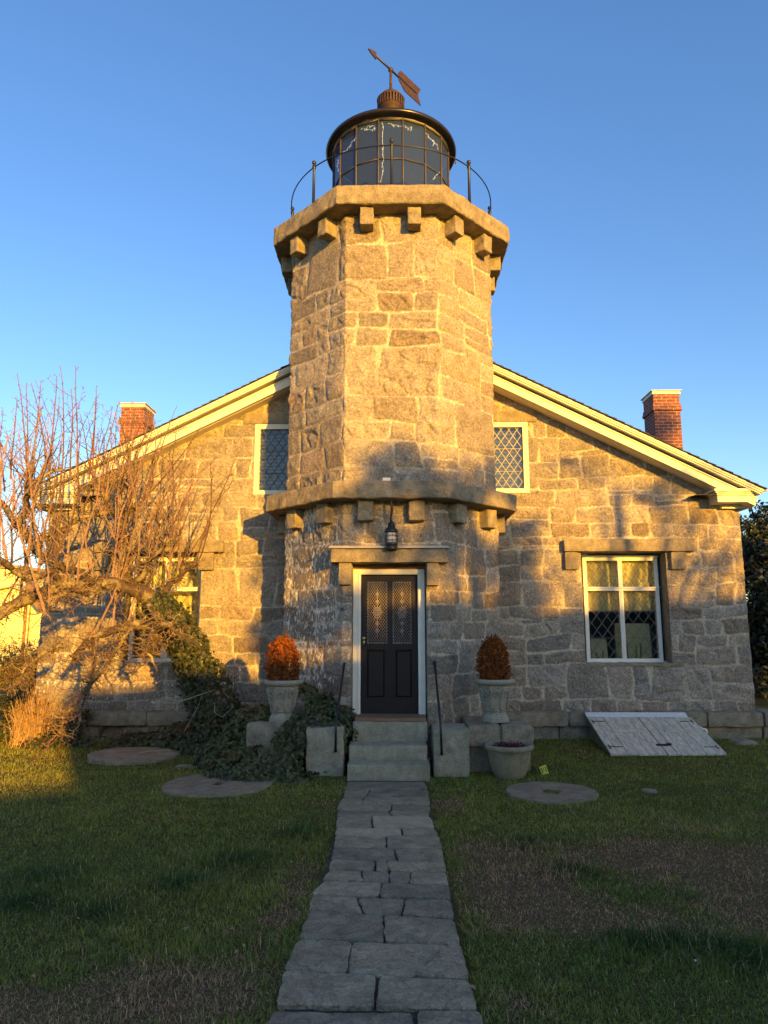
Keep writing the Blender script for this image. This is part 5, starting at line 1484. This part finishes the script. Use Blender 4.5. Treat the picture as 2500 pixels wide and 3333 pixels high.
    # drooping and side twigs
    for i, nsh in {0: 24, 1: 26, 3: 16, 4: 16, 6: 14, 9: 22, 10: 10, 11: 16, 12: 12, 13: 22, 14: 18}.items():
        P, r = data[i]; lo = int(len(P) * (.42 if i == 0 else .1))
        for _ in range(nsh):
            j = rng.integers(lo, len(P)); d = np.array([rng.normal(-.1, .7), rng.normal(-.25, .5), rng.normal(-.35, .55)])
            shoot(P[j], d, rng.uniform(.2, .65), .0065, 0, True, np.array([.14, .085, .06]) * rng.uniform(.7, 1.4), .1, .2)
    # short gnarled spurs crusted with lichen along every limb
    for i, (P, r) in enumerate(data):
        lo = int(len(P) * (.42 if i == 0 else 0))
        for _ in range(int(len(P) * 1.7)):
            j = rng.integers(lo, len(P)); a = rng.normal(0, 1, 3); a /= np.linalg.norm(a)
            shoot(P[j] + a * r[j] * .8, a, rng.uniform(.08, .26), .009, 1, True, np.array([.19, .135, .08]) * rng.uniform(.5, 1.3), .15, .38)
    cr.build('crown', M['twig'], tree, False, attrs={'Col': ('FLOAT_COLOR', np.c_[np.concatenate(cols), np.ones(cr.n)])})
    return data
tree_data = build_tree()

def ivy_mass(name, label, ells, n, seed, size=.06, extra=None, dead=.0, clipf=None, tone=1.0):
    """ivy over a heap of ellipsoids (cx, cy, cz, rx, ry, rz)"""
    rng = np.random.default_rng(seed)
    E = np.array(ells, float)
    area = E[:, 3] * E[:, 5] + E[:, 4] * E[:, 5] + E[:, 3] * E[:, 4]
    pick = rng.choice(len(E), n * 2, p=area / area.sum())
    d = rng.normal(0, 1, (n * 2, 3)); d /= np.linalg.norm(d, axis=1)[:, None]
    e = E[pick]
    lay = rng.uniform(.80, 1.03, n * 2)
    lump = 1 + .16 * vn3(d[:, 0] * 2.6 + pick, d[:, 1] * 2.6, d[:, 2] * 2.6, seed)
    P = e[:, :3] + d * e[:, 3:] * (lay * lump)[:, None]
    N = d / e[:, 3:]; N /= np.linalg.norm(N, axis=1)[:, None]
    keep = P[:, 2] > gz(P[:, 0], P[:, 1]) - .01
    for q in E:                                   # drop what is buried in another lump
        keep &= (((P - q[:3]) / q[3:]) ** 2).sum(1) > .60
    keep &= (N[:, 1] < .55)
    if clipf is not None: keep &= clipf(P)
    P, N = P[keep][:n], N[keep][:n]
    if extra is not None: P = np.concatenate([P, extra[0]]); N = np.concatenate([N, extra[1]])
    m = len(P)
    N = N + np.array([0, -.25, .45])
    V, T, k = leaf_cards(P, N, size, IVY, rng, droop=1, jit=.55)
    c = np.array([.042, .052, .016]) * rng.uniform(.45, 1.7, (m, 1)) + (rng.random((m, 1)) < .12) * np.array([.03, .035, .012])
    dd = (rng.random(m) < dead)[:, None]
    c = np.where(dd, np.array([.10, .065, .035]) * rng.uniform(.5, 1.4, (m, 1)), c) * tone
    o = MB().add(V, None, T).build(name, M['leaf'], None, attrs={'Col': col_attr(c, k)})
    return o
# ivy mound left of the steps
ell = [(-1.55, 9.70, .10, .55, .45, .42), (-1.05, 9.95, .35, .45, .5, .50), (-2.0, 9.55, .05, .50, .45, .28), (-1.35, 10.35, .55, .40, .40, .55), (-.95, 10.45, .55, .35, .30, .42), (-1.95, 10.4, .35, .5, .4, .45),
       (-1.38, 9.82, .42, .22, .2, .26), (-1.72, 9.78, .12, .3, .25, .22), (-.72, 10.2, .55, .22, .25, .28), (-.66, 9.9, .42, .14, .25, .2), (-1.75, 9.3, .0, .35, .3, .16), (-1.3, 9.32, .0, .3, .25, .14), (-1.18, 9.75, .2, .12, .3, .35), (-2.35, 10.1, .15, .4, .4, .28)]
def clip_mound(P):
    k = ~((P[:, 0] > -1.20) & (P[:, 0] < -.64) & (P[:, 1] < 9.62) & (P[:, 2] > .05))
    k &= ~((P[:, 0] > -2.06) & (P[:, 0] < -1.62) & (P[:, 1] < 9.95) & (P[:, 2] > .36))
    k &= ~((np.hypot(P[:, 0] + 1.575, P[:, 1] - 10.14) < .34) & (P[:, 2] > .75) & (P[:, 1] < 10.2))
    k &= ~((P[:, 0] > -.64) & (P[:, 1] < 9.9) & (P[:, 2] < .5))
    k &= P[:, 0] < -.47 + .12 * (P[:, 2] - .4)
    return k
o = ivy_mass('ivy_mound', '', ell, 9000, 61, .062, clipf=clip_mound, dead=.03, tone=1.1)
tag(o, 'dark green ivy mound spilling round the left urn and steps', 'ivy')
# ivy on the leaning trunk
P, r = tree_data[0]
m = int(len(P) * .40); rng = np.random.default_rng(8)
j = rng.integers(0, m, 7000); a = rng.uniform(0, 2 * pi, 7000); q = rng.uniform(.95, 1.22, 7000)
T_ = np.gradient(P, axis=0); T_ /= np.linalg.norm(T_, axis=1)[:, None]
b1 = np.cross(T_, [[0, 1.0, 0]]); b1 /= np.linalg.norm(b1, axis=1)[:, None]; b2 = np.cross(T_, b1)
dv = b1[j] * np.cos(a)[:, None] + b2[j] * np.sin(a)[:, None]
fat = (1.12 + .35 * np.clip(1 - j / m, 0, 1))
EP = P[j] + dv * (r[j] * q * fat * (1 + .15 * vn3(P[j][:, 0] * 5, P[j][:, 2] * 5, a, 3)))[:, None] + rng.normal(0, .03, (7000, 3)); EN = dv
kk = EN[:, 1] < .5
tb = at(700, 2330, 11.0)
ell2 = [(-2.55, 11.05, .30, .40, .35, .50), (-2.85, 11.1, .1, .55, .45, .40), (-2.3, 11.2, .1, .5, .45, .35), (-3.3, 11.4, .1, .55, .45, .32)]
o = ivy_mass('ivy_vine', '', ell2, 4200, 62, .058, extra=(EP[kk], EN[kk]), dead=.10, tone=.8)
tag(o, 'dark ivy climbing the leaning trunk of the bare tree', 'ivy')
# ivy and litter along the foot of the left wall
ell3 = [(-4.0, 11.75, .0, .7, .45, .26), (-4.75, 11.7, .05, .5, .45, .42), (-5.15, 11.75, .1, .4, .4, .48), (-5.5, 11.6, .0, .45, .5, .30), (-2.0, 11.5, .2, .6, .45, .42), (-1.9, 11.2, .1, .4, .5, .35), (-3.3, 11.85, .05, .6, .3, .36)]
def clip_wall(P): return ~((P[:, 0] > -4.95) & (P[:, 0] < -4.0) & (P[:, 2] > .24) & (P[:, 1] < 12.2)) & (P[:, 1] < 12.2)
o = ivy_mass('ground_ivy', '', ell3, 6500, 63, .058, dead=.22, clipf=clip_wall, tone=.75)
tag(o, 'low tangled ivy and dead leaves along the foot of the left wall', 'ivy')
# thin wild stems against the left wall, pale bramble canes
def canes(name, label, items, col, cat):
    mb = MB()
    for pts, r in items:
        P_ = np.array([at(*q) for q in pts]); t = np.linspace(0, len(P_) - 1, len(P_) * 7)
        Q_ = np.stack([np.interp(t, np.arange(len(P_)), P_[:, i]) for i in range(3)], -1)
        for i in range(3): Q_[2:-2, i] = np.convolve(np.pad(Q_[:, i], 2, mode='edge'), np.ones(5) / 5, 'valid')[2:-2]
        mb.tube(Q_, np.linspace(r, r * .5, len(Q_)), 5)
    return tag(mb.build(name, simple(name + '_bark', col, .8), None), label, cat)
canes('bramble_cane', 'pale arching bramble canes in front of the ivy trunk', [([(520, 2283, 10.6), (570, 2290, 10.6), (640, 2265, 10.6), (700, 2245, 10.6)], .008), ([(560, 2290, 10.6), (570, 2310, 10.6), (585, 2320, 10.6)], .005), ([(700, 2285, 10.6), (697, 2320, 10.6), (725, 2335, 10.6), (760, 2300, 10.6)], .005), ([(600, 2380, 10.5), (640, 2310, 10.6), (660, 2260, 10.6)], .004), ([(380, 2470, 10.6), (480, 2445, 10.6), (560, 2440, 10.7)], .006)], (.34, .29, .22), 'bramble')
canes('wild_sapling', 'pair of thin dark saplings against the wall left of the left urn', [([(765, 2295, 11.2), (763, 2230, 11.2), (762, 2180, 11.2), (767, 2150, 11.2)], .006), ([(805, 2320, 11.2), (790, 2260, 11.2), (768, 2200, 11.2), (765, 2170, 11.2)], .006), ([(806, 2330, 11.2), (802, 2280, 11.2)], .004)], (.05, .035, .03), 'sapling')

# ================================================================== LEFT SIDE: twiggy shrub, evergreen shrub, yellow house
def twig_shrub():
    rng = np.random.default_rng(44)
    b = np.array([-5.85, 11.55, .06]); mb = MB(); cols = []
    for i in range(300):
        a = rng.uniform(0, 2 * pi); sp = abs(rng.normal(0, .26)); p = b + np.array([rng.normal(.03, .13), rng.normal(0, .13), 0])
        d = np.array([math.cos(a) * sp, math.sin(a) * sp, 1.0]); L_ = rng.uniform(.35, 1.0); P_ = [p]
        for s in range(7):
            d = d + rng.normal(0, .10, 3); d /= np.linalg.norm(d); P_.append(P_[-1] + d * L_ / 7)
        n0 = mb.n; mb.tube(P_, np.linspace(.0055, .002, 8), 4, cap=False)
        if rng.random() < .6:
            j = rng.integers(2, 6); e = P_[j] + (d + rng.normal(0, .5, 3)) * L_ * .3; mb.tube([P_[j], e], [.003, .0015], 3, cap=False)
        cols.append(np.tile(np.array([[.36, .23, .13]]) * rng.uniform(.5, 1.3), (mb.n - n0, 1)))
    o = mb.build('twiggy_shrub', M['twig'], None, attrs={'Col': ('FLOAT_COLOR', np.c_[np.concatenate(cols), np.ones(mb.n)])})
    tag(o, 'leafless twiggy shrub glowing in a strip of sun at the house corner', 'shrub')
twig_shrub()

def leafy(name, label, cat, base, blobs, n, size, shape, col, seed, trunk=None, group=None, tr=.12, mat='dryleaf', gap=0.0, up=.3):
    """crown of leaf sized faces spread through overlapping clumps, with a tapered trunk"""
    rng = np.random.default_rng(seed)
    t = thing(name, label, cat, base, group)
    B = np.array(blobs, float)
    vol = (B[:, 3] * B[:, 4] * B[:, 5]) ** .67
    pk = rng.choice(len(B), n, p=vol / vol.sum())
    d = rng.normal(0, 1, (n, 3)); d /= np.linalg.norm(d, axis=1)[:, None]
    q = rng.uniform(0.25, 1, n) ** .5
    lump = 1 + .30 * vn3(d[:, 0] * 2.4 + pk * 3, d[:, 1] * 2.4, d[:, 2] * 2.4, seed) + .12 * vn3(d[:, 0] * 7 + pk * 3, d[:, 1] * 7, d[:, 2] * 7, seed + 4)
    P = B[pk, :3] + d * B[pk, 3:6] * (q * lump)[:, None]
    keep = P[:, 2] > .02
    if gap: keep &= vn3(P[:, 0] / gap, P[:, 1] / gap, P[:, 2] / gap, seed + 7) > -.12
    P, d, pk = P[keep], d[keep], pk[keep]; n = len(P)
    V, T, k = leaf_cards(P, d + np.array([0, 0, up]), size, shape, rng, jit=.7)
    shade = rng.uniform(.6, 1.4, (n, 1)) * (1 + .35 * rng.normal(0, 1, len(B))[pk][:, None].clip(-1, 1))
    MB().add(V, None, T).build('crown', M[mat], t, attrs={'Col': col_attr(np.array(col)[None] * shade, k)})
    if trunk:
        tb_ = MB(); (bx_, by_, bz_), r0, h_ = trunk
        tb_.tube([(bx_, by_, bz_), (bx_ + .05, by_, bz_ + h_ * .5), (bx_, by_, bz_ + h_)], [r0, r0 * .75, r0 * .35], 9, wob=.3)
        for b in B[:14]:
            s0 = np.array([bx_, by_, bz_ + h_ * .45]); e = b[:3]; m_ = (s0 + e) / 2 + (0, 0, .15 * h_ * .2)
            tb_.tube([s0, m_, e], [r0 * .4, r0 * .25, r0 * .08], 6, wob=.2)
        tb_.build('trunk', simple(name + '_trunk_bark', (.09, .065, .05), .9, bump=.5), t)
    return t
rs = random.Random(3)
sb = at(90, 2180, 14.0)
leafy('evergreen_shrub', 'rounded olive evergreen shrub in front of the yellow house', 'shrub', (sb[0], 14.0, 0), [(sb[0] + rs.uniform(-.9, .75), 14 + rs.uniform(-.6, .6), .4 + rs.uniform(0, 1.0), .55, .5, .5) for _ in range(18)], 15000, .085, NEEDLE, (.21, .16, .06), 71, trunk=((sb[0], 14, 0), .08, 1.0))
s2 = at(35, 2330, 11.6)
leafy('broadleaf_shrub', 'dark leaved low shrub at the left edge beside the twiggy shrub', 'shrub', (s2[0], 11.7, 0), [(s2[0] + rs.uniform(-.35, .2), 11.7 + rs.uniform(-.2, .3), .25 + rs.uniform(0, .55), .3, .3, .25) for _ in range(8)], 1500, .085, OVAL, (.05, .055, .02), 72, mat='leaf')

yh_ = thing('yellow_house', 'yellow clapboard house with brown corner boards beyond the left shrub', 'house', (-16, 32, 0))
Yh = 32.0
def hx_(u): return at(u, 2000, Yh)[0]
def hz_(v): return at(100, v, Yh)[2]
sd_ = MB(); x0, x1 = hx_(-420), hx_(230); zt = hz_(1945)
n = 46
for i in range(n):
    z0 = .1 + (zt + 2.5) * i / n; z1 = .1 + (zt + 2.5) * (i + 1) / n
    if z0 > zt: continue
    sd_.hexa([(x0, Yh - .028, z0), (x1, Yh - .028, z0), (x1, Yh + .1, z0), (x0, Yh + .1, z0), (x0, Yh - .004, z1), (x1, Yh - .004, z1), (x1, Yh + .1, z1), (x0, Yh + .1, z1)])
sd_.box((x0, Yh + .1, 0), (x1, Yh + 8, zt))
# gable end to the front
ga = hx_(45)
sd_.prismY([(hx_(-120), zt), (hx_(150), zt), (ga, hz_(1912))], Yh, Yh + 8)
sd_.build('siding', M['yellow'], yh_)
MB().box((hx_(80), Yh - .06, .1), (hx_(90), Yh - .03, zt)).box((hx_(97), Yh - .07, .1), (hx_(100), Yh - .03, zt)).build('corner_board', simple('brown_trim', (.30, .16, .07), .7), yh_)
wn_ = MB().box((hx_(36), Yh - .08, hz_(1990)), (hx_(72), Yh - .03, hz_(1955))).build('window', M['yellow'], yh_)
MB().box((hx_(44), Yh - .09, hz_(1985)), (hx_(66), Yh - .081, hz_(1960))).build('pane', simple('brown_shade', (.28, .15, .06), .6), wn_)
MB().prismY([(hx_(103), hz_(1935)), (hx_(150), hz_(1985)), (hx_(150), hz_(1940)), (hx_(112), hz_(1895))], Yh - .8, Yh - .1).build('porch_roof', simple('brown_shingle', (.22, .13, .07), .9, bump=.5), yh_)
def slab(u0, v0, u1, v1, y0, y1, t=.14):
    a, b = at(u0, v0, Yh), at(u1, v1, Yh)
    return [(a[0], y0, a[2]), (b[0], y0, b[2]), (b[0], y1, b[2]), (a[0], y1, a[2]), (a[0], y0, a[2] + t), (b[0], y0, b[2] + t), (b[0], y1, b[2] + t), (a[0], y1, a[2] + t)]
MB().hexa(slab(-130, 1946, 45, 1911, Yh - .3, Yh + 8)).hexa(slab(45, 1911, 160, 1946, Yh - .3, Yh + 8)).hexa(slab(160, 1944, 235, 1944, Yh - .3, Yh + 8)).build('roof', simple('pale_roof', (.5, .42, .25), .8), yh_)
q0, q1 = at(-420, 1852, Yh + 9), at(62, 1852, Yh + 9)
rw_ = MB().box((q0[0], Yh + 8.6, 0), (q1[0], Yh + 14, q1[2])).build('rear_wing', M['yellow'], yh_)
MB().box((q0[0] - .3, Yh + 8.3, q1[2]), (q1[0] + .3, Yh + 14.3, q1[2] + .18)).build('rear_roof', simple('tan_roof', (.4, .3, .16), .8), rw_)

# right: dark evergreen behind the house corner
rb = at(2470, 2000, 20.0)
blobs = []
for i in range(110):
    f = rs.random(); zz = .5 + 4.1 * f; rr_ = 2.6 * (1 - .42 * f)
    blobs.append((rb[0] + 1.3 + rs.uniform(-1, 1) * rr_, 20.3 + rs.uniform(-1, 1) * rr_ * .7, zz, .75, .7, .6))
for (u, v) in ((2430, 1680), (2480, 1640), (2497, 1655), (2455, 1700), (2425, 1740)):
    q = at(u, v, 20.0); blobs.append((q[0], 20.0, q[2] - .25, .38, .4, .35))
leafy('dark_evergreen', 'tall dark evergreen tree behind the right corner of the house', 'tree', (rb[0] + 1.6, 20.3, 0), blobs, 60000, .15, OVAL, (.026, .034, .016), 73, trunk=((rb[0] + 1.6, 20.3, 0), .25, 5.0), mat='leaf')

# ================================================================== WHAT STANDS BEHIND THE CAMERA AND SHADES THE PLACE
def to_caster(xp, zp, Yc):
    """point at depth Yc whose shadow falls at (xp, zp) on the facade plane"""
    dy = FY - Yc
    return np.array([xp + dy * math.tan(SUN_AZ), Yc, zp + dy / math.cos(SUN_AZ) * math.tan(SUN_EL)])
nh = thing('neighbour_house', 'long grey shingled house across the lane behind the viewer', 'house', tuple(to_caster(0, 0, -18.0) * (1, 1, 0)))
wdir = np.array([math.cos(SUN_AZ), math.sin(SUN_AZ), 0]); bdir = np.array([math.sin(SUN_AZ), -math.cos(SUN_AZ), 0])
def wing(xp0, xp1, zp, depth, name):
    """a gabled wing whose ridge throws its shadow along zp between xp0 and xp1"""
    a = to_caster(xp0, zp, -18.0)
    s = (xp1 - xp0) / (math.cos(SUN_AZ) + math.sin(SUN_AZ) * math.tan(SUN_AZ))
    b = a + wdir * s
    zr = (to_caster(xp0, zp, -18.0)[2] + to_caster(xp1, zp, b[1])[2]) / 2
    ev = zr - 1.0
    P = [a * (1, 1, 0) - bdir * depth / 2 * 0, b * (1, 1, 0)]
    mb = MB(); d = bdir * depth
    lo = [P[0] - d * .5, P[1] - d * .5, P[1] + d * .5, P[0] + d * .5]
    V = [q for q in lo] + [q + (0, 0, ev) for q in lo] + [(P[0]) + (0, 0, zr), (P[1]) + (0, 0, zr)]
    mb.add(V, [(0, 1, 5, 4), (2, 3, 7, 6), (4, 5, 9, 8), (6, 7, 8, 9)], [(1, 9, 5)], NG=[[1, 2, 6, 9, 5], [3, 0, 4, 8, 7]])
    mb.T = []
    mb.build(name, simple('grey_wall_shingle', (.22, .2, .18), .9, bump=.4), nh)
wing(-15, -5.75, -1.0, 3.0, 'low_wing')
wing(-5.75, -1.2, 1.0, 5.0, 'left_wing')
wing(-1.2, 7.6, 2.25, 6.0, 'main_wing')
rs = random.Random(11)
def caster_tree(label, Yc, spots, n, size, seed, trunk_x, gap, rad=(.5, .4)):
    B = []
    for xp, zp in spots:
        q = to_caster(xp, zp, Yc); B.append((q[0], q[1] + rs.uniform(-.6, .6), q[2], rad[0], rad[0], rad[1]))
    tx_ = to_caster(trunk_x, 0, Yc)
    leafy('shade_tree', label, 'tree', (tx_[0], Yc, 0), B, n, size, OVAL, (.07, .06, .02), seed, trunk=((tx_[0], Yc, 0), .2, max(b[2] for b in B) - .5), gap=gap)
# dense crown whose shadow climbs the tower
sp = []
while len(sp) < 60:
    x, z_ = rs.uniform(-2.3, 2.4), rs.uniform(.6, 4.5)
    if ((x - .30) / 2.35) ** 2 + ((z_ - 2.2) / 2.25) ** 2 < 1: sp.append((x, z_))
sp += [(rs.uniform(.1, 2.2), rs.uniform(2.4, 4.0)) for _ in range(16)]
caster_tree('leafy tree behind the viewer shading the tower foot', -12.0, sp, 17000, .15, 81, .4, .8)
sp = [(rs.uniform(1.9, 6.7), rs.uniform(2.5, 4.9)) for _ in range(30)]
caster_tree('thin leaved tree behind the viewer dappling the right wall', -6.0, sp, 2600, .12, 82, 4.0, .7, (.42, .3))
sp = []
while len(sp) < 70:
    x, z_ = rs.uniform(7.0, 19), rs.uniform(0, 7.5)
    if z_ < 7.4 - .03 * (x - 12) ** 2: sp.append((x, z_))
caster_tree('big leafy crown added behind the viewer far to the right for shade', -12.0, sp, 14000, .3, 83, 12, 0, (.9, .8))  # unseen crown added to keep sun off the right evergreen and cornice tip

sp = [(rs.uniform(6.85, 9.2), rs.uniform(3.0, 7.0)) for _ in range(46)]
caster_tree('upright leaf cluster added behind the viewer to shade the right chimney', -13.0, sp, 9000, .2, 84, 8, 0, (.45, .4))  # unseen leaves added only to shade the chimney
# hedge added out of view to darken what the panes mirror
hb = [(x, -15.0 + rs.uniform(-.5, .5), z_, 1.2, .9, .9) for x in np.arange(-22, 5.5, 1.1) for z_ in (.8, 2.2, 3.2 + rs.uniform(-.4, .4))]
leafy('added_tall_hedge', 'tall dark hedge added behind the viewer to darken the pane reflections', 'hedge', (-8, -15, 0), hb, 26000, .3, OVAL, (.05, .05, .02), 85, gap=0)

def litter():
    rng = np.random.default_rng(99); n = 900
    y = 3.4 + 8.2 * rng.random(n) ** 1.2; x = rng.uniform(-1, 1, n) * (.6 * y + .2)
    k = ~((x > -.62) & (x < .45) & (rng.random(n) < .9)) & ~((np.abs(x) < 1.2) & (y > 9.2))
    x, y = x[k], y[k]; n = len(x)
    P = np.stack([x, y, gz(x, y) + .022 + .02 * rng.random(n) + np.where((x > -.6) & (x < .43), .012, 0)], -1)
    V, T, m = leaf_cards(P, np.tile([[0, -.2, 1.0]], (n, 1)), rng.uniform(.008, .03, n), OVAL, rng, jit=.5)
    c = np.where(rng.random((n, 1)) < .5, [[.34, .22, .11]], [[.24, .24, .07]]) * rng.uniform(.5, 1.4, (n, 1))
    o = MB().add(V, None, T).build('leaf_litter', M['dryleaf'], None, attrs={'Col': col_attr(c, m)})
    o['kind'] = 'stuff'; o['label'] = 'crumbs of dead leaf and clover scattered through the lawn'; o['category'] = 'litter'
litter()
